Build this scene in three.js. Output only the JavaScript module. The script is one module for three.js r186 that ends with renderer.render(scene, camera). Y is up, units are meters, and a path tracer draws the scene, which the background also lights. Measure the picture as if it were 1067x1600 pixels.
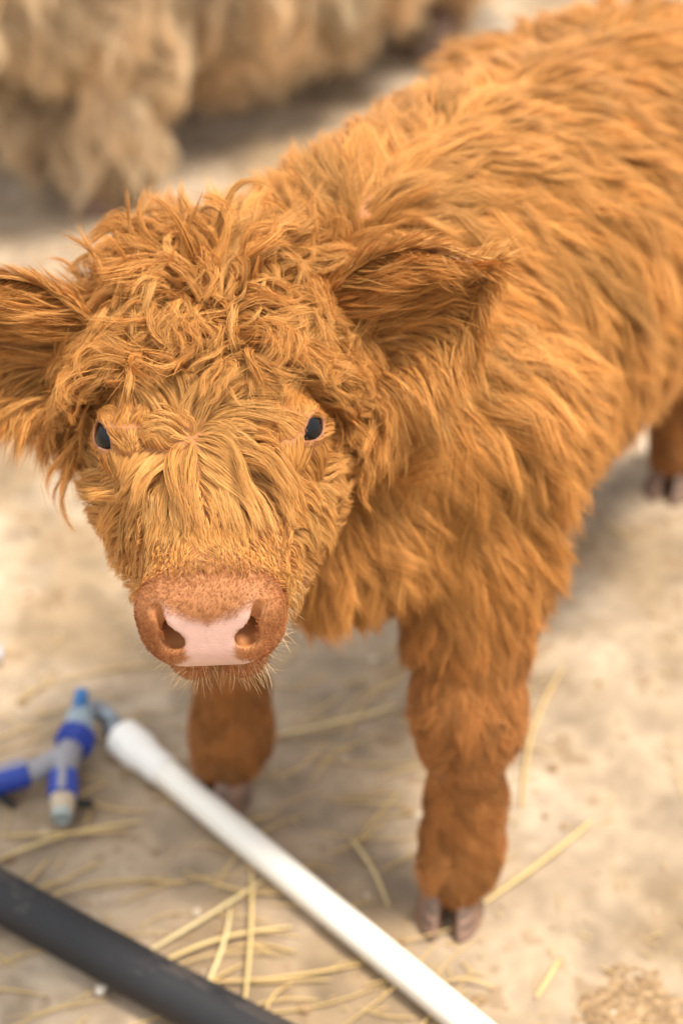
import * as THREE from 'three';
import { mergeGeometries, mergeVertices } from 'three/addons/utils/BufferGeometryUtils.js';

// ---------------------------------------------------------------- camera, sky, sun, exposure
const scene = new THREE.Scene();
const camera = new THREE.PerspectiveCamera(30, 682 / 1024, 0.05, 200);
camera.position.set(0, 1.35, 0);
camera.rotation.set(THREE.MathUtils.degToRad(-35), 0, 0);
camera.focus = 1.34;
camera.userData.fStop = 2.9;
const renderer = new THREE.WebGLRenderer();
renderer.toneMapping = THREE.LinearToneMapping;
renderer.toneMappingExposure = 3.1;
renderer.shadowMap.enabled = true;
{
  const W = 64, H = 32, d = new Float32Array(W * H * 4);
  for (let j = 0; j < H; j++) for (let i = 0; i < W; i++) {
    const el = ((j + 0.5) / H - 0.5) * Math.PI, k = 0.36 + 0.15 * Math.max(0, Math.sin(el)), o = (j * W + i) * 4;
    d[o] = k * 0.97; d[o + 1] = k * 0.985; d[o + 2] = k * 1.0; d[o + 3] = 1;
  }
  const t = new THREE.DataTexture(d, W, H, THREE.RGBAFormat, THREE.FloatType);
  t.mapping = THREE.EquirectangularReflectionMapping; t.magFilter = THREE.LinearFilter; t.needsUpdate = true;
  scene.background = t; scene.environment = t;
}
const sun = new THREE.DirectionalLight(new THREE.Color(1, 0.92, 0.80), 1.8);
sun.position.set(1.7, 4.4, -1.0); sun.target.position.set(0, 0, -1.5);
sun.castShadow = true; sun.shadow.radius = 24; sun.shadow.mapSize.set(2048, 2048);
Object.assign(sun.shadow.camera, { left: -4, right: 4, top: 4, bottom: -4, near: 0.1, far: 20 });
scene.add(sun, sun.target);

// ---------------------------------------------------------------- helpers
let seed = 12345;
const reseed = (s) => { seed = s | 0; };
const rnd = () => { seed = (seed + 0x6d2b79f5) | 0; let t = Math.imul(seed ^ (seed >>> 15), 1 | seed); t = (t + Math.imul(t ^ (t >>> 7), 61 | t)) ^ t; return ((t ^ (t >>> 14)) >>> 0) / 4294967296; };
const rs = () => rnd() * 2 - 1;
const clamp = (x, a = 0, b = 1) => (x < a ? a : x > b ? b : x);
const mix = (a, b, t) => a + (b - a) * t;
const sst = (a, b, x) => { const t = clamp((x - a) / (b - a)); return t * t * (3 - 2 * t); };
const hash = (x, y, z) => { let h = Math.imul(x, 374761393) ^ Math.imul(y, 668265263) ^ Math.imul(z, 1274126177); h = Math.imul(h ^ (h >>> 13), 1274126177); return ((h ^ (h >>> 16)) >>> 0) / 4294967296; };
function noise(x, y, z, per = 0) {               // value noise, -1..1, optionally periodic
  const i = Math.floor(x), j = Math.floor(y), k = Math.floor(z), f = x - i, g = y - j, h = z - k;
  const u = f * f * (3 - 2 * f), v = g * g * (3 - 2 * g), w = h * h * (3 - 2 * h), m = (a) => (per ? ((a % per) + per) % per : a);
  const a0 = m(i), a1 = m(i + 1), b0 = m(j), b1 = m(j + 1);
  const q = (c) => mix(mix(hash(a0, b0, c), hash(a1, b0, c), u), mix(hash(a0, b1, c), hash(a1, b1, c), u), v);
  return mix(q(k), q(k + 1), w) * 2 - 1;
}
const fbm = (x, y, z, per, oct) => { let s = 0, a = 0.5; for (let o = 0; o < oct; o++, x *= 2, y *= 2, per *= 2, a *= 0.5) s += a * noise(x, y, z + o * 17, per); return s; };
const V = (x, y, z) => new THREE.Vector3(x, y, z);
const taken = new Map();
const numbered = (n) => { const c = taken.get(n) ?? 0; taken.set(n, c + 1); return c ? n + '_' + String(c).padStart(3, '0') : n; };
function tag(o, label, category, group, kind) {
  if (label) o.userData.label = label;
  if (category) o.userData.category = category;
  if (group) o.userData.group = group;
  if (kind) o.userData.kind = kind;
  return o;
}
function add(name, geo, mat, parent = scene) {
  const m = new THREE.Mesh(geo, mat);
  m.name = parent === scene ? numbered(name) : name; m.castShadow = m.receiveShadow = true; parent.add(m);
  return m;
}
const std = (o) => new THREE.MeshStandardMaterial(o);
const lin = (r, g, b) => new THREE.Color().setRGB(r, g, b);

// signed distances: a chain element is [ax,ay,az, bx,by,bz, ra, rb, k]
function cone(x, y, z, c) {
  const dx = c[3] - c[0], dy = c[4] - c[1], dz = c[5] - c[2], px = x - c[0], py = y - c[1], pz = z - c[2];
  const h = clamp((px * dx + py * dy + pz * dz) / (dx * dx + dy * dy + dz * dz + 1e-12));
  const ex = px - dx * h, ey = py - dy * h, ez = pz - dz * h;
  return Math.sqrt(ex * ex + ey * ey + ez * ez) - mix(c[6], c[7], h);
}
const smin = (a, b, k) => { const h = Math.max(k - Math.abs(a - b), 0) / k; return Math.min(a, b) - h * h * k * 0.25; };
const smax = (a, b, k) => -smin(-a, -b, k);
const ell = (x, y, z, cx, cy, cz, rx, ry, rz) => {
  const a = (x - cx) / rx, b = (y - cy) / ry, c = (z - cz) / rz, k0 = Math.sqrt(a * a + b * b + c * c), A = a / rx, B = b / ry, C = c / rz, k1 = Math.sqrt(A * A + B * B + C * C);
  return k1 < 1e-9 ? -Math.min(rx, ry, rz) : k0 * (k0 - 1) / k1;
};
const grad = (f, x, y, z, e = 0.001) => { const v = [f(x + e, y, z) - f(x - e, y, z), f(x, y + e, z) - f(x, y - e, z), f(x, y, z + e) - f(x, y, z - e)]; const l = Math.hypot(...v) || 1; return [v[0] / l, v[1] / l, v[2] / l]; };

// surface nets over a box; keep(x,y,z) drops faces elsewhere
function meshField(f, lo, hi, cell, keep) {
  const n = [0, 1, 2].map((i) => Math.ceil((hi[i] - lo[i]) / cell) + 1), [nx, ny, nz] = n, g = new Float32Array(nx * ny * nz), B = 6;
  for (let bz = 0; bz < nz; bz += B) for (let by = 0; by < ny; by += B) for (let bx = 0; bx < nx; bx += B) {
    const c = f(lo[0] + (bx + B / 2) * cell, lo[1] + (by + B / 2) * cell, lo[2] + (bz + B / 2) * cell), far = Math.abs(c) > B * cell * 1.6;
    for (let k = bz; k < Math.min(nz, bz + B); k++) for (let j = by; j < Math.min(ny, by + B); j++) for (let i = bx; i < Math.min(nx, bx + B); i++)
      g[(k * ny + j) * nx + i] = far ? c : f(lo[0] + i * cell, lo[1] + j * cell, lo[2] + k * cell);
  }
  const id = new Int32Array(nx * ny * nz).fill(-1), pos = [], idx = [];
  const off = [0, 1, nx, nx + 1, nx * ny, nx * ny + 1, nx * ny + nx, nx * ny + nx + 1];
  const E = [[0, 1], [2, 3], [4, 5], [6, 7], [0, 2], [1, 3], [4, 6], [5, 7], [0, 4], [1, 5], [2, 6], [3, 7]];
  for (let k = 0; k < nz - 1; k++) for (let j = 0; j < ny - 1; j++) for (let i = 0; i < nx - 1; i++) {
    const o = (k * ny + j) * nx + i; let m = 0;
    for (let c = 0; c < 8; c++) if (g[o + off[c]] < 0) m |= 1 << c;
    if (m === 0 || m === 255) continue;
    let x = 0, y = 0, z = 0, q = 0;
    for (const [a, b] of E) {
      const va = g[o + off[a]], vb = g[o + off[b]];
      if ((va < 0) === (vb < 0)) continue;
      const t = va / (va - vb);
      x += mix(a & 1, b & 1, t); y += mix((a >> 1) & 1, (b >> 1) & 1, t); z += mix(a >> 2, b >> 2, t); q++;
    }
    const P = [lo[0] + (i + x / q) * cell, lo[1] + (j + y / q) * cell, lo[2] + (k + z / q) * cell];
    id[o] = pos.length / 3; pos.push(...P);
  }
  const quad = (a, b, c, d, flip) => { if (a < 0 || b < 0 || c < 0 || d < 0) return; if (keep && !keep(pos[a * 3], pos[a * 3 + 1], pos[a * 3 + 2])) return; flip ? idx.push(a, c, b, b, c, d) : idx.push(a, b, c, b, d, c); };
  for (let k = 1; k < nz - 1; k++) for (let j = 1; j < ny - 1; j++) for (let i = 1; i < nx - 1; i++) {
    const o = (k * ny + j) * nx + i, s = g[o] < 0;
    if (s !== g[o + 1] < 0) quad(id[o - nx - nx * ny], id[o - nx * ny], id[o - nx], id[o], !s);
    if (s !== g[o + nx] < 0) quad(id[o - 1 - nx * ny], id[o - nx * ny], id[o - 1], id[o], s);
    if (s !== g[o + nx * ny] < 0) quad(id[o - 1 - nx], id[o - nx], id[o - 1], id[o], !s);
  }
  const map = new Int32Array(pos.length / 3).fill(-1), P = [], I = [];
  for (const v of idx) { if (map[v] < 0) { map[v] = P.length / 3; P.push(pos[v * 3], pos[v * 3 + 1], pos[v * 3 + 2]); } I.push(map[v]); }
  const N = new Float32Array(P.length);
  for (let i = 0; i < P.length; i += 3) N.set(grad(f, P[i], P[i + 1], P[i + 2], cell * 0.5), i);
  const geo = new THREE.BufferGeometry();
  geo.setAttribute('position', new THREE.BufferAttribute(new Float32Array(P), 3)); geo.setAttribute('normal', new THREE.BufferAttribute(N, 3)); geo.setIndex(I);
  return geo;
}

// ---------------------------------------------------------------- fur: guides grown over a surface, hairs clumped round them
// style(x,y,z,nx,ny,nz) -> null for bare skin, or { len, dir:[3], lift, wave, freq, lean, clump, frizz, body, col:[3] }
function scatter(geo, count, weight) {
  const p = geo.attributes.position.array, nn = geo.attributes.normal.array, ix = geo.index.array, T = ix.length / 3, acc = new Float64Array(T); let sum = 0;
  for (let t = 0; t < T; t++) {
    const a = ix[t * 3] * 3, b = ix[t * 3 + 1] * 3, c = ix[t * 3 + 2] * 3;
    const ux = p[b] - p[a], uy = p[b + 1] - p[a + 1], uz = p[b + 2] - p[a + 2], vx = p[c] - p[a], vy = p[c + 1] - p[a + 1], vz = p[c + 2] - p[a + 2];
    const area = 0.5 * Math.hypot(uy * vz - uz * vy, uz * vx - ux * vz, ux * vy - uy * vx);
    sum += area * weight((p[a] + p[b] + p[c]) / 3, (p[a + 1] + p[b + 1] + p[c + 1]) / 3, (p[a + 2] + p[b + 2] + p[c + 2]) / 3, nn[a], nn[a + 1], nn[a + 2]); acc[t] = sum;
  }
  const out = new Float32Array(count * 6);
  for (let i = 0; i < count; i++) {
    const r = rnd() * sum; let l = 0, h = T - 1; while (l < h) { const m = (l + h) >> 1; acc[m] < r ? (l = m + 1) : (h = m); }
    let u = rnd(), v = rnd(); if (u + v > 1) { u = 1 - u; v = 1 - v; }
    const a = ix[l * 3] * 3, b = ix[l * 3 + 1] * 3, c = ix[l * 3 + 2] * 3;
    for (let k = 0; k < 3; k++) { out[i * 6 + k] = p[a + k] * (1 - u - v) + p[b + k] * u + p[c + k] * v; out[i * 6 + 3 + k] = nn[a + k] * (1 - u - v) + nn[b + k] * u + nn[c + k] * v; }
  }
  return out;
}
const GK = 9;                                     // points along a guide
function growGuides(geo, count, weight, style, field, down, locks = 0, spread = 0.05) {
  const parents = locks ? growGuides(geo, locks, weight, style, field, down) : null, cells = new Map(), ck = (x, y, z) => (Math.floor(x / spread) * 73856093) ^ (Math.floor(y / spread) * 19349663) ^ (Math.floor(z / spread) * 83492791);
  if (parents) for (const g of parents) { const k = ck(g.pts[0], g.pts[1], g.pts[2]); let a = cells.get(k); if (!a) cells.set(k, (a = [])); a.push(g); }
  const closest = (x, y, z, a, b, c) => {
    let best = null, bd = spread * spread;
    const hx = x / spread, hy = y / spread, hz = z / spread, ox = hx - Math.floor(hx) < 0.5 ? -1 : 0, oy = hy - Math.floor(hy) < 0.5 ? -1 : 0, oz = hz - Math.floor(hz) < 0.5 ? -1 : 0;
    for (let q = 0; q < 8; q++) { const arr = cells.get(ck(x + (ox + (q & 1)) * spread, y + (oy + ((q >> 1) & 1)) * spread, z + (oz + (q >> 2)) * spread)); if (arr) for (const g of arr) { const d = (g.pts[0] - x) ** 2 + (g.pts[1] - y) ** 2 + (g.pts[2] - z) ** 2 + (1 - (g.n[0] * a + g.n[1] * b + g.n[2] * c)) * 0.0006; if (d < bd) { bd = d; best = g; } } }
    return best;
  };
  const roots = scatter(geo, count, weight), list = [];
  for (let i = 0; i < count; i++) {
    const [x, y, z, a, b, c] = roots.subarray(i * 6, i * 6 + 6), s = style(x, y, z, a, b, c);
    if (!s) continue;
    let [dx, dy, dz] = s.dir; const dn = dx * a + dy * b + dz * c; dx -= dn * a; dy -= dn * b; dz -= dn * c;
    let l = Math.hypot(dx, dy, dz) || 1; dx /= l; dy /= l; dz /= l;
    // turn by a coarse noise so that neighbouring locks part and cross
    const ang = (s.stray ?? 0.25) * (1.3 * noise(x * 38, y * 38, z * 38) + 0.45 * rs()), sx = b * dz - c * dy, sy = c * dx - a * dz, sz = a * dy - b * dx, ca = Math.cos(ang), sa = Math.sin(ang);
    dx = dx * ca + sx * sa; dy = dy * ca + sy * sa; dz = dz * ca + sz * sa;
    const lift = s.lift * (0.75 + 0.5 * rnd()), cl = Math.cos(lift), sl = Math.sin(lift);
    let tx = dx * cl + a * sl, ty = dy * cl + b * sl, tz = dz * cl + c * sl, px = x, py = y, pz = z;
    const len = s.len * (0.75 + 0.5 * rnd()), st = len / (GK - 1), ph = rnd() * 6.283, ph2 = rnd() * 6.283, layer = s.body * (0.25 + 0.75 * rnd()), pts = new Float32Array(GK * 3);
    const bend = (s.bend ?? 0) + (s.curl ?? 0) * rs();
    pts[0] = px; pts[1] = py; pts[2] = pz;
    for (let k = 1; k < GK; k++) {
      const t = k / (GK - 1);
      // bend in the skin plane (waves and curls), sag towards the ground
      const ux = b * tz - c * ty, uy = c * tx - a * tz, uz = a * ty - b * tx, w = (s.wave * Math.cos(s.freq * 6.283 * t + ph) * s.freq * 6.283 / (GK - 1)) + bend / (GK - 1);
      const w2 = s.wave * 0.7 * Math.cos(s.freq * 6.283 * t + ph2) * s.freq * 6.283 / (GK - 1) - (s.fall ?? 0.6) * lift / (GK - 1);
      tx += ux * w + a * w2 + down[0] * (s.sag ?? 0.05); ty += uy * w + b * w2 + down[1] * (s.sag ?? 0.05); tz += uz * w + c * w2 + down[2] * (s.sag ?? 0.05);
      if (s.drift) { tx += s.drift[0]; ty += s.drift[1]; tz += s.drift[2]; }
      l = Math.hypot(tx, ty, tz); tx /= l; ty /= l; tz /= l;
      px += tx * st; py += ty * st; pz += tz * st;
      if (field) {
        const need = layer * sst(0, 0.35, t) + 0.0006, d = field(px, py, pz);
        if (d < need) {
          const g = grad(field, px, py, pz, 0.002), m = need - d; px += g[0] * m; py += g[1] * m; pz += g[2] * m;
          const into = tx * g[0] + ty * g[1] + tz * g[2]; if (into < 0) { tx -= g[0] * into; ty -= g[1] * into; tz -= g[2] * into; }
        }
      }
      pts[k * 3] = px; pts[k * 3 + 1] = py; pts[k * 3 + 2] = pz;
    }
    let tone = 0.84 + 0.32 * rnd(), hue = rs();
    const P = parents && closest(x, y, z, a, b, c);
    if (P) {                                        // hairs of one lock lie together
      const fo = P.s.follow ?? 0.75, pk = P.s.gather ?? 0.55, qx = x - P.pts[0], qy = y - P.pts[1], qz = z - P.pts[2];
      for (let k = 1; k < GK; k++) {
        const t = k / (GK - 1), w = pk * sst(0.05, 0.9, t), f = fo * sst(-0.2, 0.5, t);
        pts[k * 3] += (P.pts[k * 3] - P.pts[0] - pts[k * 3] + x) * f - qx * w; pts[k * 3 + 1] += (P.pts[k * 3 + 1] - P.pts[1] - pts[k * 3 + 1] + y) * f - qy * w; pts[k * 3 + 2] += (P.pts[k * 3 + 2] - P.pts[2] - pts[k * 3 + 2] + z) * f - qz * w;
      }
      tone = mix(tone, P.tone, 0.6); hue = mix(hue, P.hue, 0.6);
    }
    list.push({ pts, n: [a, b, c], s, len, tone, clump: clamp(s.clump * (0.75 + 0.5 * rnd())), hue });
  }
  return list;
}
function hairs(geo, guides, count, weight, { seg, width, style, reach = 0.03 }) {
  const roots = scatter(geo, count, weight), cell = reach, grid = new Map(), key = (x, y, z) => (Math.floor(x / cell) * 73856093) ^ (Math.floor(y / cell) * 19349663) ^ (Math.floor(z / cell) * 83492791);
  for (const g of guides) { const k = key(g.pts[0], g.pts[1], g.pts[2]); let a = grid.get(k); if (!a) grid.set(k, (a = [])); a.push(g); }
  const vs = seg * 2 + 1, pos = new Float32Array(count * vs * 3), nor = new Float32Array(count * vs * 3), col = new Float32Array(count * vs * 3), idx = new Uint32Array(count * (seg * 2 - 1) * 3);
  let nv = 0, ni = 0;
  const C = new Float32Array((seg + 1) * 3);
  for (let i = 0; i < count; i++) {
    const x = roots[i * 6], y = roots[i * 6 + 1], z = roots[i * 6 + 2], a = roots[i * 6 + 3], b = roots[i * 6 + 4], c = roots[i * 6 + 5];
    if (style && !style(x, y, z, a, b, c)) continue;
    let best = null, bd = 1e9;
    const hx = x / cell, hy = y / cell, hz = z / cell, ox = hx - Math.floor(hx) < 0.5 ? -1 : 0, oy = hy - Math.floor(hy) < 0.5 ? -1 : 0, oz = hz - Math.floor(hz) < 0.5 ? -1 : 0;
    for (let q = 0; q < 8; q++) {
      const arr = grid.get(key(x + (ox + (q & 1)) * cell, y + (oy + ((q >> 1) & 1)) * cell, z + (oz + (q >> 2)) * cell));
      if (arr) for (const g of arr) {
        const d = (g.pts[0] - x) ** 2 + (g.pts[1] - y) ** 2 + (g.pts[2] - z) ** 2 + (1 - (g.n[0] * a + g.n[1] * b + g.n[2] * c)) * 0.0004;
        if (d < bd) { bd = d; best = g; }
      }
    }
    if (!best || bd > reach * reach) continue;
    const g = best, s = g.s, wild = rnd() < 0.07, ls = (wild ? 0.95 : 0.72) + 0.3 * rnd(), cl = wild ? g.clump * 0.35 : g.clump, fz = s.frizz * (wild ? 2.2 : 1);
    const gx = x - g.pts[0], gy = y - g.pts[1], gz = z - g.pts[2], f1 = rs(), f2 = rs(), f3 = rs(), w1 = 3 + 5 * rnd(), p1 = rnd() * 6.28, e1 = rs(), e2 = rs(), e3 = rs();
    for (let k = 0; k <= seg; k++) {
      const t = k / seg, u = t * ls * (GK - 1), j = Math.min(GK - 2, Math.floor(u)), f = u - j, q = 1 - cl * sst(-0.1, 0.75, t), am = fz * g.len * t, wv = Math.sin(w1 * t + p1) - Math.sin(p1), lk = 0.5 * t;
      C[k * 3] = mix(g.pts[j * 3], g.pts[j * 3 + 3], f) + gx * q + am * (f1 * wv + e1 * lk);
      C[k * 3 + 1] = mix(g.pts[j * 3 + 1], g.pts[j * 3 + 4], f) + gy * q + am * (f2 * wv + e2 * lk);
      C[k * 3 + 2] = mix(g.pts[j * 3 + 2], g.pts[j * 3 + 5], f) + gz * q + am * (f3 * wv + e3 * lk);
    }
    // ribbon facing: outwards, leaning to the lock's flank it lies on, with some roll
    const om = Math.hypot(gx, gy, gz) || 1; let rx = a + 0.55 * gx / om + 0.45 * rs(), ry = b + 0.55 * gy / om + 0.45 * rs(), rz = c + 0.55 * gz / om + 0.45 * rs();
    const tn = g.tone * (0.70 + 0.48 * rnd()), hu = 0.07 * g.hue + 0.05 * rs(), cr = s.col[0] * tn, cg = s.col[1] * tn * (1 + hu), cb = s.col[2] * tn * (1 + 2.2 * hu), w0 = width * (s.thick ?? 1) * (0.75 + 0.5 * rnd()), v0 = nv;
    for (let k = 0; k <= seg; k++) {
      const k0 = Math.max(0, k - 1) * 3, k1 = Math.min(seg, k + 1) * 3;
      let tx = C[k1] - C[k0], ty = C[k1 + 1] - C[k0 + 1], tz = C[k1 + 2] - C[k0 + 2], l = Math.hypot(tx, ty, tz) || 1; tx /= l; ty /= l; tz /= l;
      const dn = rx * tx + ry * ty + rz * tz; let nx = rx - dn * tx, ny = ry - dn * ty, nz = rz - dn * tz; l = Math.hypot(nx, ny, nz); if (l < 0.05) { nx = a + 0.1; ny = b; nz = c; l = Math.hypot(nx, ny, nz); } nx /= l; ny /= l; nz /= l;
      rx = nx; ry = ny; rz = nz;
      const bx = ty * nz - tz * ny, by = tz * nx - tx * nz, bz = tx * ny - ty * nx, t = k / seg, w = 0.5 * w0 * (1 - 0.7 * t * t);
      for (let sd = -1; sd <= (k === seg ? -1 : 1); sd += 2) {
        const o = nv * 3, e = k === seg ? 0 : sd * w, m = k === seg ? 0 : sd * 0.6;
        pos[o] = C[k * 3] + bx * e; pos[o + 1] = C[k * 3 + 1] + by * e; pos[o + 2] = C[k * 3 + 2] + bz * e;
        const q = 1 / Math.sqrt(1 + m * m); nor[o] = (nx + bx * m) * q; nor[o + 1] = (ny + by * m) * q; nor[o + 2] = (nz + bz * m) * q;
        col[o] = cr; col[o + 1] = cg; col[o + 2] = cb; nv++;
      }
    }
    for (let k = 0; k < seg; k++) {
      const q = v0 + k * 2;
      idx[ni++] = q; idx[ni++] = q + 1; idx[ni++] = q + 2;
      if (k < seg - 1) { idx[ni++] = q + 1; idx[ni++] = q + 3; idx[ni++] = q + 2; }
    }
  }
  const out = new THREE.BufferGeometry();
  out.setAttribute('position', new THREE.BufferAttribute(pos.slice(0, nv * 3), 3)); out.setAttribute('normal', new THREE.BufferAttribute(nor.slice(0, nv * 3), 3)); out.setAttribute('color', new THREE.BufferAttribute(col.slice(0, nv * 3), 3));
  out.setIndex(new THREE.BufferAttribute(idx.slice(0, ni), 1));
  return out;
}
const furMat = new THREE.MeshPhysicalMaterial({ vertexColors: true, roughness: 0.42, specularIntensity: 0.6, specularColor: new THREE.Color(1, 0.80, 0.50), side: THREE.DoubleSide });
// a tuft: hairs rising from a small round patch, lying over towards +z; copies of it make up the deep coat
function tuftGeo(sd, { n, seg, rho, len, width, lift, wave, clump, frizz, high }) {
  reseed(sd);
  const vs = seg * 2 + 1, pos = [], nor = [], col = [], idx = [], ph = rnd() * 6.28, w1 = wave * (0.6 + 0.8 * rnd()), fr = 0.7 + 0.5 * rnd(), bend = 0.3 * rs();
  for (let i = 0; i < n; i++) {
    const an = rnd() * 6.283, q = Math.sqrt(rnd()) * rho, rx = Math.cos(an) * q, rz = Math.sin(an) * q, wild = rnd() < 0.08, L = len * (0.62 + 0.42 * rnd()), lf = lift * (0.6 + 0.8 * rnd()), top = high * (0.15 + 0.85 * rnd()), cl = wild ? 0.1 : clump * (0.7 + 0.5 * rnd()), fz = frizz * len * (wild ? 3 : 1), f1 = rs() * fz, f2 = rs() * fz, f3 = rs(), kw = 3 + 4 * rnd(), kp = rnd() * 6.28, P = [];
    for (let k = 0; k <= seg; k++) {
      const t = k / seg, c = 1 - cl * sst(0, 0.8, t), lat = len * (w1 * (Math.sin(fr * 6.283 * t + ph) - Math.sin(ph)) * 0.16 + bend * t * t * 0.5);
      P.push([rx * c + lat + f1 * t * (Math.sin(kw * t + kp) + f3), L * Math.sin(lf) * t * (1 - 0.55 * t) + top * sst(0, 0.5, t) * (1 - 0.35 * t * t) + f2 * t * Math.sin(kw * t + kp + 1), rz * mix(1, c, 0.6) + L * t * Math.cos(lf * (1 - 0.5 * t))]);
    }
    let ax = 0.5 * rs() + 0.5 * rx / rho, ay = 1, az = -0.15 + 0.35 * rs(); const tn = 0.66 + 0.52 * rnd(), hu = 0.06 * rs(), w0 = width * (0.7 + 0.6 * rnd()), v0 = pos.length / 3;
    for (let k = 0; k <= seg; k++) {
      const a = P[Math.max(0, k - 1)], b = P[Math.min(seg, k + 1)]; let tx = b[0] - a[0], ty = b[1] - a[1], tz = b[2] - a[2], l = Math.hypot(tx, ty, tz); tx /= l; ty /= l; tz /= l;
      const dn = ax * tx + ay * ty + az * tz; let nx = ax - dn * tx, ny = ay - dn * ty, nz = az - dn * tz; l = Math.hypot(nx, ny, nz) || 1; nx /= l; ny /= l; nz /= l; ax = nx; ay = ny; az = nz;
      const bx = ty * nz - tz * ny, by = tz * nx - tx * nz, bz = tx * ny - ty * nx, t = k / seg, w = 0.5 * w0 * (1 - 0.75 * t * t);
      for (const sd2 of k === seg ? [0] : [-1, 1]) { pos.push(P[k][0] + bx * w * sd2, P[k][1] + by * w * sd2, P[k][2] + bz * w * sd2); const m = sd2 * 0.6, g = 1 / Math.sqrt(1 + m * m); nor.push((nx + bx * m) * g, (ny + by * m) * g, (nz + bz * m) * g); col.push(tn, tn * (1 + hu), tn * (1 + 2 * hu)); }
    }
    for (let k = 0; k < seg; k++) { const q2 = v0 + k * 2; idx.push(q2, q2 + 1, q2 + 2); if (k < seg - 1) idx.push(q2 + 1, q2 + 3, q2 + 2); }
  }
  const g = new THREE.BufferGeometry(); g.setAttribute('position', new THREE.BufferAttribute(new Float32Array(pos), 3)); g.setAttribute('normal', new THREE.BufferAttribute(new Float32Array(nor), 3)); g.setAttribute('color', new THREE.BufferAttribute(new Float32Array(col), 3)); g.setIndex(idx); return g;
}
// spread copies of the tufts over a skin; locks are parent guides that their tufts lean together to
function furCoat(name, parent, geo, { count, weight, style, field, locks, spread, tufts, tuftLen, gather = 0.6, sink = 0.001, accept }) {
  const parents = growGuides(geo, locks, weight, style, field, [0, -1, 0]), cells = new Map(), ck = (x, y, z) => Math.floor(x / spread) + ',' + Math.floor(y / spread) + ',' + Math.floor(z / spread);
  for (const g of parents) { const k = ck(g.pts[0], g.pts[1], g.pts[2]); let a = cells.get(k); if (!a) cells.set(k, (a = [])); a.push(g); }
  const roots = scatter(geo, count, weight), lists = tufts.map(() => []), Z = V(0, 0, 0), N = V(0, 0, 0), X = V(0, 0, 0), T = V(0, 0, 0);
  for (let i = 0; i < count; i++) {
    const [x, y, z, a, b, c] = roots.subarray(i * 6, i * 6 + 6); if (accept && !accept(x, y, z)) continue;
    const s = style(x, y, z, a, b, c); if (!s) continue;
    let best = null, bd = 1e9;
    for (let q = 0; q < 27; q++) { const arr = cells.get(ck(x + (q % 3 - 1) * spread, y + (Math.floor(q / 3) % 3 - 1) * spread, z + (Math.floor(q / 9) - 1) * spread)); if (arr) for (const g of arr) { const d = (g.pts[0] - x) ** 2 + (g.pts[1] - y) ** 2 + (g.pts[2] - z) ** 2 + (1 - (g.n[0] * a + g.n[1] * b + g.n[2] * c)) * 0.0006; if (d < bd) { bd = d; best = g; } } }
    N.set(a, b, c).normalize(); Z.set(...s.dir); Z.addScaledVector(N, -Z.dot(N)).normalize();
    let tone = 0.93 + 0.14 * rnd(), hue = rs(), lock = 0;
    if (best) { const e = (GK - 1) * 3; T.set(best.pts[e] - x, best.pts[e + 1] - y, best.pts[e + 2] - z); T.addScaledVector(N, -T.dot(N)); const tl = T.length(); if (tl > 0.2 * s.len) Z.lerp(T.multiplyScalar(1 / tl), s.gather ?? gather).normalize(); tone *= best.tone ** 1.7; lock = best.s === s ? 0 : (best.tilt ??= 0.17 * rs()); hue = mix(hue, best.hue, 0.6); }
    // turn a little off the skin at random, about the side axis
    X.crossVectors(N, Z).normalize(); Z.crossVectors(X, N);
    const tip = 0.07 * rs() + lock * (s.shingle ?? 1), ct = Math.cos(tip), st = Math.sin(tip); T.copy(Z).multiplyScalar(ct).addScaledVector(N, st); N.multiplyScalar(ct).addScaledVector(Z, -st); Z.copy(T);
    const k = s.len / tuftLen * (0.8 + 0.4 * rnd()), w = clamp(k, 0.55, 1.4) * (0.9 + 0.2 * rnd()), M = new THREE.Matrix4().makeBasis(X.clone().multiplyScalar(w), N.clone().multiplyScalar(mix(k, 1, 0.3)), Z.clone().multiplyScalar(k)).setPosition(x - a * sink, y - b * sink, z - c * sink);
    lists[Math.floor(rnd() * tufts.length)].push([M, s.col[0] * tone, s.col[1] * tone * (1 + 0.06 * hue), s.col[2] * tone * (1 + 0.14 * hue)]);
  }
  const col = new THREE.Color();
  lists.forEach((l, q) => {
    const m = new THREE.InstancedMesh(tufts[q], furMat, l.length); m.name = name; m.castShadow = m.receiveShadow = true; m.userData.kind = 'stuff';
    l.forEach(([M, r, g, b], i) => { m.setMatrixAt(i, M); m.setColorAt(i, col.setRGB(r, g, b)); }); parent.add(m);
  });
}

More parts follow.
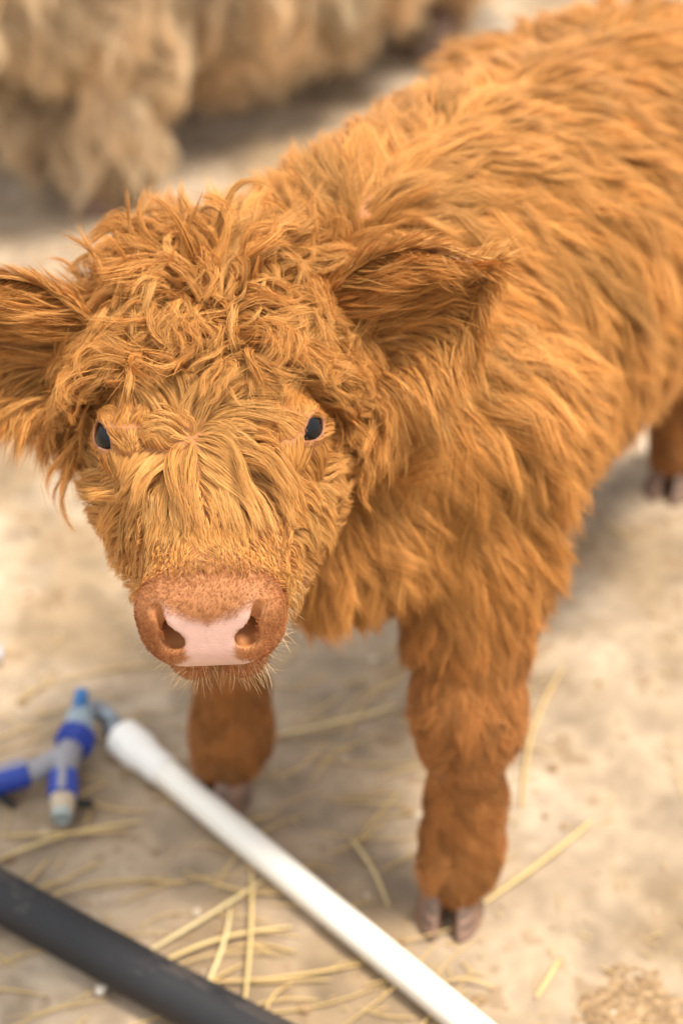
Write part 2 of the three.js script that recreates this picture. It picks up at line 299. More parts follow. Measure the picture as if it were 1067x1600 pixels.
// ---------------------------------------------------------------- ground: dusty trodden sand
const soil = (() => {
  const S = 1024, M = 4, c = new Uint8Array(S * S * 4), b = new Uint8Array(S * S * 4);   // 4 m tile
  for (let j = 0; j < S; j++) for (let i = 0; i < S; i++) {
    const u = i / S, v = j / S, big = fbm(u * 6, v * 6, 1, 6, 3), mid = fbm(u * 28 + big, v * 28, 5, 28, 4), fine = fbm(u * 128, v * 128, 9, 128, 3);
    const damp = sst(0.02, 0.34, mid + 0.5 * big), speck = sst(0.34, 0.55, fine + 0.3 * mid), chalk = sst(0.08, 0.4, -mid + 0.3 * fine), k = 1 + 0.5 * fine;
    let r = 0.53, g = 0.41, bl = 0.285;
    r = mix(r, 0.38, damp * 0.8); g = mix(g, 0.27, damp * 0.8); bl = mix(bl, 0.155, damp * 0.8);
    r = mix(r, 0.66, chalk * 0.6); g = mix(g, 0.545, chalk * 0.6); bl = mix(bl, 0.42, chalk * 0.6);
    r = mix(r, 0.25, speck * 0.7); g = mix(g, 0.165, speck * 0.7); bl = mix(bl, 0.09, speck * 0.7);
    const o = (j * S + i) * 4, e = (q) => 255 * Math.pow(clamp(q * k), 1 / 2.2); c[o] = e(r * 0.72); c[o + 1] = e(g * 0.695); c[o + 2] = e(bl * 0.665); c[o + 3] = 255;
    const h = 128 + 110 * (0.5 * mid + 0.5 * fine); b[o] = b[o + 1] = b[o + 2] = clamp(h, 0, 255); b[o + 3] = 255;
  }
  const mk = (d, s) => { const t = new THREE.DataTexture(d, S, S); t.wrapS = t.wrapT = THREE.RepeatWrapping; t.magFilter = THREE.LinearFilter; if (s) t.colorSpace = THREE.SRGBColorSpace; t.needsUpdate = true; return t; };
  return { c: mk(c, 1), b: mk(b, 0), M };
})();
{
  const g = new THREE.PlaneGeometry(120, 120, 1, 1).rotateX(-Math.PI / 2), uv = g.attributes.uv, p = g.attributes.position;
  for (let i = 0; i < uv.count; i++) uv.setXY(i, (p.getX(i) + 1.3) / soil.M, (p.getZ(i) + 0.7) / soil.M);
  const m = add('ground', g, std({ map: soil.c, bumpMap: soil.b, bumpScale: 0.02, roughness: 0.95 })); m.userData.kind = 'structure';
}


// ---------------------------------------------------------------- the highland calf
// calf frame: x to its left, y up, z forward; head frame: x to its left, y out of the forehead, z towards the muzzle
const calf = new THREE.Group(); calf.name = 'highland_calf'; calf.position.set(0.03, 0, -1.33); calf.rotation.y = THREE.MathUtils.degToRad(-28); scene.add(calf); calf.updateMatrixWorld();
tag(calf, 'young ginger long-haired calf with curly topknot and pink nose facing the viewer', 'calf');
const headM = (() => {
  const F = V(0.03, -0.40, 0.917).normalize(), R0 = V(1, 0.033, 0), U = F.clone().cross(R0).normalize(), R = U.clone().cross(F);
  const w = new THREE.Matrix4().makeBasis(R, U, F).setPosition(-0.0960, 0.6245, -1.161);
  return calf.matrixWorld.clone().invert().multiply(w);
})();
const headI = headM.clone().invert(), HI = headI.elements, HM = headM.elements;
const toHead = (x, y, z) => [HI[0] * x + HI[4] * y + HI[8] * z + HI[12], HI[1] * x + HI[5] * y + HI[9] * z + HI[13], HI[2] * x + HI[6] * y + HI[10] * z + HI[14]];
const fromHead = (x, y, z) => [HM[0] * x + HM[4] * y + HM[8] * z + HM[12], HM[1] * x + HM[5] * y + HM[9] * z + HM[13], HM[2] * x + HM[6] * y + HM[10] * z + HM[14]];

// eye sockets: centre of the eyeball, axis through the lids, direction of the slit (for the left eye; mirrored)
const EYE = { c: [0.0635, -0.0185, 0.005], r: 0.0182, ax: [0.74, 0.58, 0.34], sl: [-0.60, 0.0, 0.80] };
{ const n = Math.hypot(...EYE.ax); EYE.ax = EYE.ax.map((v) => v / n); const d = EYE.sl[0] * EYE.ax[0] + EYE.sl[1] * EYE.ax[1] + EYE.sl[2] * EYE.ax[2]; EYE.sl = EYE.sl.map((v, i) => v - d * EYE.ax[i]); const m = Math.hypot(...EYE.sl); EYE.sl = EYE.sl.map((v) => v / m); EYE.up = [EYE.ax[1] * EYE.sl[2] - EYE.ax[2] * EYE.sl[1], EYE.ax[2] * EYE.sl[0] - EYE.ax[0] * EYE.sl[2], EYE.ax[0] * EYE.sl[1] - EYE.ax[1] * EYE.sl[0]]; }
const eyeLocal = (X, y, z) => { const dx = X - EYE.c[0], dy = y - EYE.c[1], dz = z - EYE.c[2]; return [EYE.ax, EYE.sl, EYE.up].map((v) => dx * v[0] + dy * v[1] + dz * v[2]); };
const MZ = 0.140;                                  // the muzzle block's centre along the face
function headField(x, y, z) {
  const X = Math.abs(x);
  let d = cone(X, y, z, [0.0, -0.074, -0.130, 0.0, -0.066, 0.0, 0.074, 0.064]);
  d = smin(d, cone(X, y, z, [0.030, -0.062, -0.09, 0.033, -0.05, 0.0, 0.056, 0.043]), 0.03);
  d = smin(d, cone(X, y, z, [0, -0.062, 0.01, 0, -0.050, 0.115, 0.056, 0.040]), 0.03);
  d = smin(d, cone(X, y, z, [0.047, -0.104, -0.045, 0.018, -0.084, 0.092, 0.052, 0.037]), 0.03);
  // muzzle: a rounded block with a front that leans back
  { const c = 0.87, s = 0.49, ly = (y + 0.042) * c - (z - MZ) * s, lz = (y + 0.042) * s + (z - MZ) * c, qx = Math.max(X - 0.0185, 0), qy = Math.max(Math.abs(ly) - 0.010, 0), qz = Math.max(Math.abs(lz) - 0.004, 0);
    d = smin(d, Math.sqrt(qx * qx + qy * qy + qz * qz) - 0.0265, 0.018); }
  d = smin(d, cone(X, y, z, [0.035, -0.028, MZ + 0.004, 0.033, -0.052, MZ + 0.004, 0.0150, 0.016]), 0.012);   // wings of the nostrils
  d = smin(d, cone(X, y, z, [0.018, -0.100, 0.143, 0, -0.094, 0.108, 0.0170, 0.030]), 0.010);              // chin and lower lip
  d = smax(d, -cone(X, y, z, [0.0, -0.0805, MZ + 0.030, 0.05, -0.0835, MZ - 0.010, 0.0030, 0.0022]), 0.004); // mouth line
  // nostril: a comma running out and up
  d = smax(d, -cone(X, y, z, [0.0235, -0.0360, MZ + 0.021, 0.027, -0.038, MZ - 0.016, 0.0086, 0.0078]), 0.006);
  d = smax(d, -cone(X, y, z, [0.0265, -0.031, MZ + 0.020, 0.0345, -0.014, MZ + 0.012, 0.0054, 0.0024]), 0.006);
  // brow and eyelids round an almond slit
  d = smin(d, cone(X, y, z, [0.047, -0.020, -0.022, 0.051, -0.022, 0.020, 0.022, 0.019]), 0.014);
  if (X > 0.02) {
    const [a, l, u] = eyeLocal(X, y, z), q = Math.hypot(X - EYE.c[0], y - EYE.c[1], z - EYE.c[2]);
    d = smin(d, q - 0.0212, 0.012);
    d = smax(d, -Math.max(Math.hypot(l, Math.abs(u) + 0.0098) - 0.0170, 0.004 - a), 0.0015);
  }
  return d;
}
const bodyParts = [
  [-0.025, 0.52, -0.13, -0.02, 0.492, -0.28, 0.145, 0.170, 0.05], [-0.02, 0.492, -0.28, 0, 0.515, -0.56, 0.170, 0.145, 0.05],
];
const limb = (pts) => pts.slice(1).map((q, i) => [...pts[i].slice(0, 3), ...q.slice(0, 3), pts[i][3], q[3], 0.03]);
const foreL = [[0.045, 0.50, -0.075, 0.084], [0.066, 0.39, -0.045, 0.058], [0.080, 0.33, -0.02, 0.044], [0.096, 0.255, 0.008, 0.036], [0.098, 0.225, 0.012, 0.032], [0.096, 0.13, 0.002, 0.0285], [0.095, 0.075, 0.002, 0.031], [0.094, 0.05, 0.011, 0.030]];
const foreR = [[-0.115, 0.50, -0.075, 0.088], [-0.140, 0.39, -0.05, 0.062], [-0.150, 0.33, -0.025, 0.046], [-0.163, 0.25, -0.005, 0.036], [-0.166, 0.22, -0.010, 0.032], [-0.175, 0.12, -0.036, 0.0275], [-0.177, 0.075, -0.034, 0.033], [-0.178, 0.05, -0.026, 0.029]];
const hindL = [[0.065, 0.52, -0.54, 0.110], [0.075, 0.40, -0.53, 0.085], [0.068, 0.31, -0.61, 0.052], [0.046, 0.245, -0.765, 0.036], [0.034, 0.11, -0.788, 0.027], [0.033, 0.075, -0.781, 0.033], [0.032, 0.05, -0.765, 0.029]];
const hindR = hindL.map(([x, y, z, r]) => [-x - 0.015 - 0.03 * (1 - clamp(y / 0.45)), y, z + 0.12 * (1 - clamp(y / 0.45)), r]);
const calfCones = [...bodyParts.slice(0, 0), ...limb(foreL), ...limb(foreR), ...limb(hindL), ...limb(hindR),
  [-0.045, 0.635, -0.045, -0.03, 0.61, -0.19, 0.066, 0.078, 0.05],
  [-0.04, 0.54, -0.085, ...fromHead(-0.012, -0.085, -0.125), 0.105, 0.072, 0.035],
  [-0.04, 0.42, 0.02, -0.04, 0.47, -0.06, 0.08, 0.11, 0.05],
  [0, 0.60, -0.66, -0.005, 0.30, -0.76, 0.025, 0.016, 0.03]];
function calfField(x, y, z) {
  // trunk narrower than deep
  const q = 0.80; let d = 1e9;
  for (const c of bodyParts) d = smin(d, cone((x - c[0]) / q + c[0], y, z, c) * 0.88, 0.08);
  for (const c of calfCones) { const v = cone(x, y, z, c); d = v < d + 0.08 ? smin(d, v, c[8]) : d; }
  const [hx, hy, hz] = toHead(x, y, z);
  if (Math.abs(hx) < 0.3 && hz > -0.35) d = smin(d, headField(hx, hy, hz), 0.03);
  return d;
}
const headWhole = (x, y, z) => calfField(...fromHead(x, y, z));
const NECK = -0.155;                                // head mesh in front of this plane of the head frame, body mesh behind it
const inHead = (x, y, z, m) => z > NECK - m && Math.abs(x) < 0.122 + m && y > -0.165 - m;
const headGeo = meshField(headWhole, [-0.135, -0.18, NECK - 0.012], [0.135, 0.09, 0.20], 0.0022, (x, y, z) => inHead(x, y, z, 0.004));
const bodyGeo = meshField(calfField, [-0.30, 0.02, -0.90], [0.26, 0.80, 0.42], 0.0085, (x, y, z) => !inHead(...toHead(x, y, z), -0.012));
// bare nose leather: hourglass between the nostrils, down to the mouth
const noseMask = (x, y, z) => {
  if (z < MZ - 0.01) return 0;
  const X = Math.abs(x) + 0.0016 * noise(x * 260, y * 260, z * 260) + 0.001 * noise(x * 700, y * 700, z * 700), top = sst(-0.015 + 0.28 * X, -0.023 + 0.28 * X, y), low = sst(-0.0815, -0.0795, y);
  const half = y > -0.040 ? mix(0.0165, 0.0305, sst(-0.040, -0.014, y)) : mix(0.0165, 0.0290, sst(-0.042, -0.058, y));
  return top * low * (1 - sst(half - 0.004, half + 0.004, X));
};
const NOSTRIL = (x, y, z) => { const X = Math.abs(x); return Math.min(cone(X, y, z, [0.0235, -0.0360, MZ + 0.021, 0.027, -0.038, MZ - 0.016, 0.0086, 0.0078]), cone(X, y, z, [0.0265, -0.031, MZ + 0.020, 0.0345, -0.014, MZ + 0.012, 0.0054, 0.0024])); };
const SKIN = [0.40, 0.165, 0.056], PINK = [0.66, 0.41, 0.34], LID = [0.30, 0.13, 0.07];
{
  const p = headGeo.attributes.position.array, c = new Float32Array(p.length);
  for (let i = 0; i < p.length; i += 3) {
    const x = p[i], y = p[i + 1], z = p[i + 2], m = noseMask(x, y, z), pm = noise(x * 420, y * 420, z * 420) * 0.07 + noise(x * 90, y * 90, 3) * 0.10;
    const hole = 1 - sst(0.0, 0.0028, NOSTRIL(x, y, z)), el = Math.abs(x) > 0.02 ? eyeLocal(Math.abs(x), y, z) : [0, 9, 9], lid = 1 - sst(0.010, 0.017, Math.hypot(el[1], el[2] * 1.4));
    for (let k = 0; k < 3; k++) { let v = mix(SKIN[k], PINK[k] * (1 + pm), m); v = mix(v, SKIN[k] * 1.15, hole); c[i + k] = mix(v, LID[k], lid); }
  }
  headGeo.setAttribute('color', new THREE.BufferAttribute(c, 3));
}
{ const p = bodyGeo.attributes.position.array, c = new Float32Array(p.length); for (let i = 0; i < p.length; i += 3) c.set(SKIN, i); bodyGeo.setAttribute('color', new THREE.BufferAttribute(c, 3)); }
// nose leather as its own piece of the head's surface
const { noseGeo, faceGeo } = (() => {
  const ix = headGeo.index.array, p = headGeo.attributes.position.array, a = [], b = [];
  for (let t = 0; t < ix.length; t += 3) { let m = 0; for (let k = 0; k < 3; k++) m = Math.max(m, noseMask(p[ix[t + k] * 3], p[ix[t + k] * 3 + 1], p[ix[t + k] * 3 + 2])); (m > 0.12 ? a : b).push(ix[t], ix[t + 1], ix[t + 2]); }
  const take = (list) => { const g = new THREE.BufferGeometry(), map = new Map(), id = [], N = { position: [], normal: [], color: [] }; for (const v of list) { let q = map.get(v); if (q === undefined) { q = map.size; map.set(v, q); for (const k in N) { const s = headGeo.attributes[k].array; N[k].push(s[v * 3], s[v * 3 + 1], s[v * 3 + 2]); } } id.push(q); } for (const k in N) g.setAttribute(k, new THREE.BufferAttribute(new Float32Array(N[k]), 3)); g.setIndex(id); return g; };
  return { noseGeo: take(a), faceGeo: take(b) };
})();
const skinMat = std({ vertexColors: true, roughness: 0.75 });
const noseBump = (() => {                          // fine pebbled leather
  const S = 256, d = new Uint8Array(S * S * 4);
  const pt = []; reseed(77); const G = 26; for (let i = 0; i < G * G; i++) pt.push([(i % G + 0.5 + 0.7 * rs() * 0.6) / G, (Math.floor(i / G) + 0.5 + 0.7 * rs() * 0.6) / G]);
  for (let j = 0; j < S; j++) for (let i = 0; i < S; i++) {
    const u = i / S, v = j / S, gi = Math.floor(u * G), gj = Math.floor(v * G); let a = 9, b = 9;
    for (let q = -1; q <= 1; q++) for (let r = -1; r <= 1; r++) { const P = pt[((gj + q + G) % G) * G + (gi + r + G) % G]; let dx = Math.abs(P[0] - u), dy = Math.abs(P[1] - v); dx = Math.min(dx, 1 - dx); dy = Math.min(dy, 1 - dy); const e = Math.hypot(dx, dy) * G; if (e < a) { b = a; a = e; } else if (e < b) b = e; }
    const h = 255 * clamp((b - a) * 1.6); d.set([h, h, h, 255], (j * S + i) * 4);
  }
  const t = new THREE.DataTexture(d, S, S); t.wrapS = t.wrapT = THREE.RepeatWrapping; t.magFilter = THREE.LinearFilter; t.needsUpdate = true; return t;
})();
{ const p = noseGeo.attributes.position.array, uv = new Float32Array(p.length / 3 * 2); for (let i = 0; i < p.length / 3; i++) { uv[i * 2] = p[i * 3] / 0.034; uv[i * 2 + 1] = p[i * 3 + 1] / 0.034; } noseGeo.setAttribute('uv', new THREE.BufferAttribute(uv, 2)); }
const body = add('body', mergeGeometries([bodyGeo, faceGeo.clone().applyMatrix4(headM)]), skinMat, calf);
const nosePart = add('nose', noseGeo.clone().applyMatrix4(headM), new THREE.MeshPhysicalMaterial({ vertexColors: true, roughness: 0.36, clearcoat: 0.25, clearcoatRoughness: 0.25, bumpMap: noseBump, bumpScale: 0.00028, sheen: 0.2 }), calf);
nosePart.userData.label = 'bare pink nose leather between the nostrils';

// eyes: dark globe, horizontal pupil, wet cornea
for (const s of [1, -1]) {
  const M = headM, c = V(...fromHead(EYE.c[0] * s, EYE.c[1], EYE.c[2])), dirs = [EYE.ax, EYE.sl, EYE.up].map((v) => V(v[0] * s, v[1], v[2]).transformDirection(M));
  const g = new THREE.SphereGeometry(EYE.r, 40, 28), p = g.attributes.position, col = new Float32Array(p.count * 3);
  for (let i = 0; i < p.count; i++) {
    const x = p.getX(i) / EYE.r, y = p.getY(i) / EYE.r, z = p.getZ(i) / EYE.r, rr = Math.hypot(y, z), pu = Math.hypot(y * 0.9, z * 1.9);
    let k = [0.05, 0.035, 0.03]; if (rr < 0.86) k = [0.008, 0.0075, 0.008]; if (pu < 0.6 && x > 0) k = [0.003, 0.003, 0.004];
    col.set(k, i * 3);
    const bulge = 1 + 0.10 * Math.max(0, x) ** 3; p.setXYZ(i, p.getX(i) * bulge, p.getY(i) * bulge, p.getZ(i) * bulge);
  }
  g.setAttribute('color', new THREE.BufferAttribute(col, 3)); g.computeVertexNormals();
  const e = add('eye', g, new THREE.MeshPhysicalMaterial({ vertexColors: true, roughness: 0.12, specularIntensity: 0.7 }), calf);
  e.matrixAutoUpdate = false; const up = dirs[0].clone().cross(dirs[1]); e.matrix.makeBasis(dirs[0], dirs[1], up).setPosition(c);
  e.matrix.decompose(e.position, e.quaternion, e.scale); e.matrixAutoUpdate = true;
}

// ears: cupped leaves in the head frame, thick at the root
const EARL = 0.142, earAx = { A: V(0.88, 0.42, -0.27).normalize(), O: V(0.05, 0.42, 0.88) };
earAx.O.addScaledVector(earAx.A, -earAx.O.dot(earAx.A)).normalize(); earAx.W = earAx.A.clone().cross(earAx.O).normalize();
const earRoot = [0.092, -0.046, -0.084];
const earW = (t) => 0.047 * Math.pow(Math.sin(Math.PI * clamp(0.17 + 0.83 * Math.pow(t, 1.1), 0, 0.9999)), 0.70) + 0.001;
function earPoint(t, v, thick) {
  const w = earW(t), th = mix(1.4, 0.95, t), tip = 1 - 0.10 * v * v * sst(0.5, 1, t), ang = v * th, R = w / Math.sin(Math.min(th, 1.57));
  const W = Math.sin(ang) * (R + thick), O = -(Math.cos(ang) - Math.cos(th)) * (R * 0.85) - Math.cos(ang) * thick, A = EARL * t * tip;
  return [0, 1, 2].map((k) => earRoot[k] + earAx.A.getComponent(k) * A + earAx.W.getComponent(k) * W + earAx.O.getComponent(k) * O - (k === 1 ? 0.010 * t * t : 0));
}
function earGeo(side, which) {                      // which: 0 inside, 1 outside
  const NT = 22, NV = 20, P = [], I = [], UV = [];
  for (let i = 0; i <= NT; i++) for (let j = 0; j <= NV; j++) { const t = i / NT, v = j / NV * 2 - 1, q = earPoint(t, v, which ? 0.0035 * (1 - 0.85 * Math.abs(v) ** 4) * (1 - 0.8 * t ** 6) : 0); P.push(q[0] * side, q[1], q[2] + (side < 0 ? 0.012 : 0)); UV.push(t, v); }
  for (let i = 0; i < NT; i++) for (let j = 0; j < NV; j++) { const a = i * (NV + 1) + j, b = a + NV + 1; ((which === 1) === (side > 0)) ? I.push(a, a + 1, b, a + 1, b + 1, b) : I.push(a, b, a + 1, a + 1, b, b + 1); }
  const g = new THREE.BufferGeometry(); g.setAttribute('position', new THREE.BufferAttribute(new Float32Array(P), 3)); g.setAttribute('uv', new THREE.BufferAttribute(new Float32Array(UV), 2)); g.setIndex(I); g.computeVertexNormals();
  { const n = g.attributes.normal.array; let d = 0; for (let i = 0; i < n.length; i += 3) d += n[i] * side * earAx.O.x + n[i + 1] * earAx.O.y + n[i + 2] * earAx.O.z; if ((d > 0) === (which === 1)) { for (let i = 0; i < I.length; i += 3) { const q = I[i]; I[i] = I[i + 1]; I[i + 1] = q; } g.setIndex(I); g.computeVertexNormals(); } }
  return g;
}

// ---- coat colours and lie
const GOLD = [0.565, 0.250, 0.065], RED = [0.36, 0.135, 0.043], PALE = [0.64, 0.310, 0.090];
const tint = (a, b, t) => [mix(a[0], b[0], t), mix(a[1], b[1], t), mix(a[2], b[2], t)];
const WH = [-0.012, 0.024], dnH = V(0, -1, 0).applyQuaternion(calf.quaternion.clone().invert()).transformDirection(headI), DH = [dnH.x, dnH.y, dnH.z];
function faceStyle(x, y, z, a, b, c) {
  if (noseMask(x, y, z) > 0.12 + 0.75 * rnd() || NOSTRIL(x, y, z) < 0.0015) return null;
  const X = Math.abs(x), sg = x < 0 ? -1 : 1, e = X > 0.02 ? eyeLocal(X, y, z) : [0, 9, 9], ed = Math.hypot(e[1], e[2] * 1.25);
  if (e[0] > 0 && Math.hypot(e[1], Math.abs(e[2]) + 0.0098) < 0.0178) return null;
  if (z > MZ - 0.014 && z > 0.128 - 0.2 * Math.max(0, -0.06 - y)) {               // velvet of the muzzle
    const low = sst(-0.07, -0.09, y), t = sst(MZ - 0.014, MZ + 0.004, z);
    return { len: mix(0.0050, 0.0013, t) * (1 + low * 0.5), dir: [sg * X * 12, -0.4 - low, -0.8 + 0.5 * low], lift: 0.5, wave: 0.05, freq: 1, stray: 0.3, clump: 0.08, gather: 0, follow: 0, frizz: 0.10, body: 0.001, col: [0.36, 0.125, 0.042], thick: 0.8, sag: 0 };
  }
  const wx = x - WH[0], wz = z - WH[1], wd = Math.hypot(wx, wz), top = sst(-0.05, 0.45, b), crown = sst(-0.018, -0.055, z) * sst(-0.35, 0.2, b + 0.2);
  const near = e[0] > -0.01 ? 1 - sst(0.024, 0.044, ed) : 0;
  // radiating from the whorl on top, hanging and swept back on the sides
  let dir = [wx / (wd + 0.004), 0, wz / (wd + 0.004)], side = [sg * 0.15 + DH[0] * 0.8, DH[1] * 0.8, -0.75];
  if (z > 0.05) side = [sg * 0.3, -0.8, -0.35];
  dir = [mix(side[0], dir[0], top), mix(side[1], dir[1], top), mix(side[2], dir[2], top)];
  let len = mix(mix(0.034, 0.026, sst(-0.03, 0.06, z)), mix(0.060, mix(0.014, 0.007, sst(0.09, 0.125, z)), sst(0.035, 0.085, z)), top), lift = mix(0.42, mix(0.5, 0.24, sst(0.0, 0.05, wd)), top), bend = top * sg * clamp(-wz * 14, -0.3, 0.9) * clamp(X * 40, 0, 1);
  len *= mix(1, 0.36, sst(0.020, 0.046, X) * sst(-0.005, 0.02, z) * top * 0.85); len *= mix(1, 0.6, sst(0.075, 0.125, z) * (1 - top)); len *= mix(1, 1.6, sst(-0.07, -0.12, z) * (1 - top));
  const drift = [sg * 0.05 * top * sst(0.03, -0.01, z), 0, top * mix(0.02, 0.10, sst(-0.02, 0.04, z))];
  let S = { drift, wave: 0.22, freq: 0.9, stray: 0.36, clump: mix(0.48, 0.2, sst(0.045, 0.09, z)), frizz: 0.03, gather: mix(0.42, 0.15, sst(0.04, 0.09, z)), body: mix(0.015 * mix(1, 0.35, sst(0.07, 0.12, z)), 0.012 * mix(1, 0.2, sst(0.04, 0.10, z)), top), col: tint(PALE, RED, 0.7 * sst(0.108, 0.130, z)), sag: 0.03, bend, curl: 0.5, fall: 0.7 };
  if (crown > 0) {
    const q = noise(x * 34 + 5, y * 34, z * 34), fwd = mix(0.55, -0.5, sst(-0.09, -0.15, z));
    const cd = [sg * mix(0.25, 0.9, clamp(X * 16)) + 0.5 * q - 0.15, 0, fwd + 0.6 * noise(x * 30, 7, z * 30)];
    dir = dir.map((v, k) => mix(v, cd[k], crown)); len = mix(len, 0.066, crown); lift = mix(lift, 0.85, crown);
    S = { ...S, drift: drift.map((v) => v * (1 - crown)), wave: mix(S.wave, 0.75, crown), freq: mix(S.freq, 1.25, crown), stray: mix(S.stray, 0.75, crown), curl: mix(0.5, 2.0, crown), body: mix(S.body, 0.030, crown), clump: mix(S.clump, 0.9, crown), frizz: 0.04, col: tint(PALE, GOLD, crown * 0.7), bend: S.bend * (1 - crown), sag: mix(0.03, 0.06, crown) };
  }
  if (z > -0.035 && X > 0.015) {                     // hairs that run at the eye end before it
    const qx = EYE.c[0] + 0.008 - X, qy = EYE.c[1] + 0.008 - y, qz = EYE.c[2] - z, qd = Math.hypot(qx, qy, qz), at = (dir[0] * sg * qx + dir[1] * qy + dir[2] * qz) / (qd * Math.hypot(...dir) + 1e-6);
    if (at > 0.3) len = Math.min(len, mix(len, Math.max(0.006, (qd - 0.022) * 0.7), sst(0.3, 0.6, at)));
  }
  if (near > 0) { const ox = (X - EYE.c[0]) * sg, oy = y - EYE.c[1], oz = z - EYE.c[2], od = Math.hypot(ox, oy, oz) + 1e-6; dir = [mix(dir[0], ox / od * 1.4 + sg * 0.1, near), mix(dir[1], oy / od * 1.4 - 0.15, near), mix(dir[2], oz / od * 1.4 - 0.25, near)]; len = mix(len, 0.009, near); lift = mix(lift, 0.3, near); S = { ...S, body: mix(S.body, 0.0015, near), wave: S.wave * (1 - near), clump: mix(S.clump, 0.45, near), bend: 0, curl: S.curl * (1 - near), col: tint(S.col, GOLD, near) }; }
  return { ...S, len, lift, dir };
}
function bodyStyle(x, y, z) {
  const h = toHead(x, y, z), sx = x + 0.025, topline = sst(0.60, 0.68, y) * (1 - sst(0.02, 0.10, z)), sg = sx < 0 ? -1 : 1;
  const leg = 1 - sst(0.25, 0.50, y), low = 1 - sst(0.10, 0.26, y), neck = sst(0.02, 0.14, z) * sst(0.40, 0.5, y);
  let dir = [sg * (0.25 + 0.75 * topline * clamp(Math.abs(sx) * 18, 0.25, 1)), -1 + topline * 0.8, -0.55 - 0.35 * topline];
  dir = [mix(dir[0], 0, leg), mix(dir[1], -1, leg), mix(dir[2], -0.12, leg)];
  const len = mix(mix(mix(0.082, 0.058, topline), 0.062, neck), mix(0.026, 0.016, low), leg) * (y < 0.075 ? 1.3 : 1);
  return { len, dir, lift: mix(0.42, 0.3, leg), wave: mix(0.34, 0.1, leg), freq: 1.15, stray: mix(0.24, 0.2, leg), clump: mix(0.8, 0.55, leg), frizz: 0.025, body: mix(0.014, 0.004, leg), col: tint(GOLD, RED, leg * 0.75), sag: mix(0.06, 0.02, leg), curl: 0.8 * (1 - leg), fall: 0.7, thick: 1, shingle: mix(1, 0.25, leg) };
}
const part = (name, geos, label) => { const m = add(name, geos.length > 1 ? mergeGeometries(geos) : geos[0], furMat, calf); m.userData.kind = 'stuff'; if (label) m.userData.label = label; return m; };
const FUR = globalThis.__fur ?? 1;
{ // face and topknot
  reseed(501);
  const wG = (x, y, z) => (z > 0.125 ? 2.2 : z < -0.03 ? 1.0 : 1.25);
  const guides = growGuides(headGeo, 9000, wG, faceStyle, headWhole, DH, 900, 0.04);
  const wH = (x, y, z, a, b) => (y < -0.12 && b < -0.3 ? 0.4 : 1) * (z > 0.118 ? 1.5 : 1) * (z > -0.03 && z < 0.045 && b > 0.2 ? 1.6 : 1);
  part('head_hair', [hairs(headGeo, guides, 138000 * FUR, wH, { seg: 6, width: 0.00032, style: faceStyle }).applyMatrix4(headM)], 'curly ginger topknot and face hair parted from a whorl');
  // loose curls standing out of the topknot
  reseed(523);
  const curlStyle = (x, y, z, a, b, c) => {
    if (z > -0.028 || b < 0.05) return null;
    const sg = x + 0.006 < 0 ? -1 : 1, X = Math.abs(x), q = noise(x * 40 + 9, y * 40, z * 40);
    return { len: 0.062 + 0.02 * q, dir: [sg * mix(0.5, 1.2, clamp(X * 14)) + 0.6 * q, 0.1, mix(0.9, -0.7, sst(-0.075, -0.15, z)) + 0.7 * noise(x * 33, 3, z * 33)], lift: 0.75, wave: 0.55, freq: 1.05, stray: 0.9, clump: 0.93, gather: 0, follow: 0, frizz: 0.028, body: 0.026, col: tint(PALE, GOLD, 0.4), sag: 0.05, curl: 3.0, fall: 0.9 };
  };
  const cw = (x, y, z, a, b) => (z < -0.028 && b > 0.05 ? 1 : 0), cg = growGuides(headGeo, 420, cw, curlStyle, headWhole, DH);
  part('topknot_curls', [hairs(headGeo, cg, 38000 * FUR, cw, { seg: 7, width: 0.00038, style: curlStyle, reach: 0.02 }).applyMatrix4(headM)], 'loose ginger curls on the crown');
  reseed(577);
  const wispStyle = (x, y, z, a, b, c) => ({ len: 0.055, dir: [rs() * 0.8 + (x < 0 ? -0.3 : 0.4), 0.3, -0.8], lift: 1.15, wave: 0.4, freq: 0.9, stray: 0.6, clump: 0.96, gather: 0, follow: 0, frizz: 0.03, body: 0.035, col: GOLD, sag: 0.02, curl: 2.4, fall: 0.35 });
  const ww = (x, y, z, a, b) => (z < -0.10 && b > 0.35 ? 1 : 0), wgd = growGuides(headGeo, 34, ww, wispStyle, headWhole, DH);
  part('stray_wisps', [hairs(headGeo, wgd, 9000, ww, { seg: 7, width: 0.00036, style: null, reach: 0.006 }).applyMatrix4(headM)], 'stray curled wisps standing up from the poll');
  // pale whiskers of the lips and chin
  const whStyle = (x, y, z, a, b, c) => (z > 0.085 && y < -0.062 && noseMask(x, y, z) < 0.1 ? { len: 0.020, dir: [x * 18, -0.6, 0.25], lift: 0.75, wave: 0.1, freq: 0.6, stray: 0.7, clump: 0, frizz: 0.03, body: 0, col: [0.72, 0.50, 0.28], sag: 0.02, curl: 0.6, fall: 0.2 } : null);
  const wg = growGuides(headGeo, 9000, (x, y, z) => (z > 0.08 && y < -0.055 ? 1 : 0.0), whStyle, null, DH);
  part('whiskers', [hairs(headGeo, wg, 900, (x, y, z) => (z > 0.085 && y < -0.062 ? 1 : 0), { seg: 5, width: 0.00026, style: whStyle }).applyMatrix4(headM)], 'fine pale whiskers on the lips and chin');
}
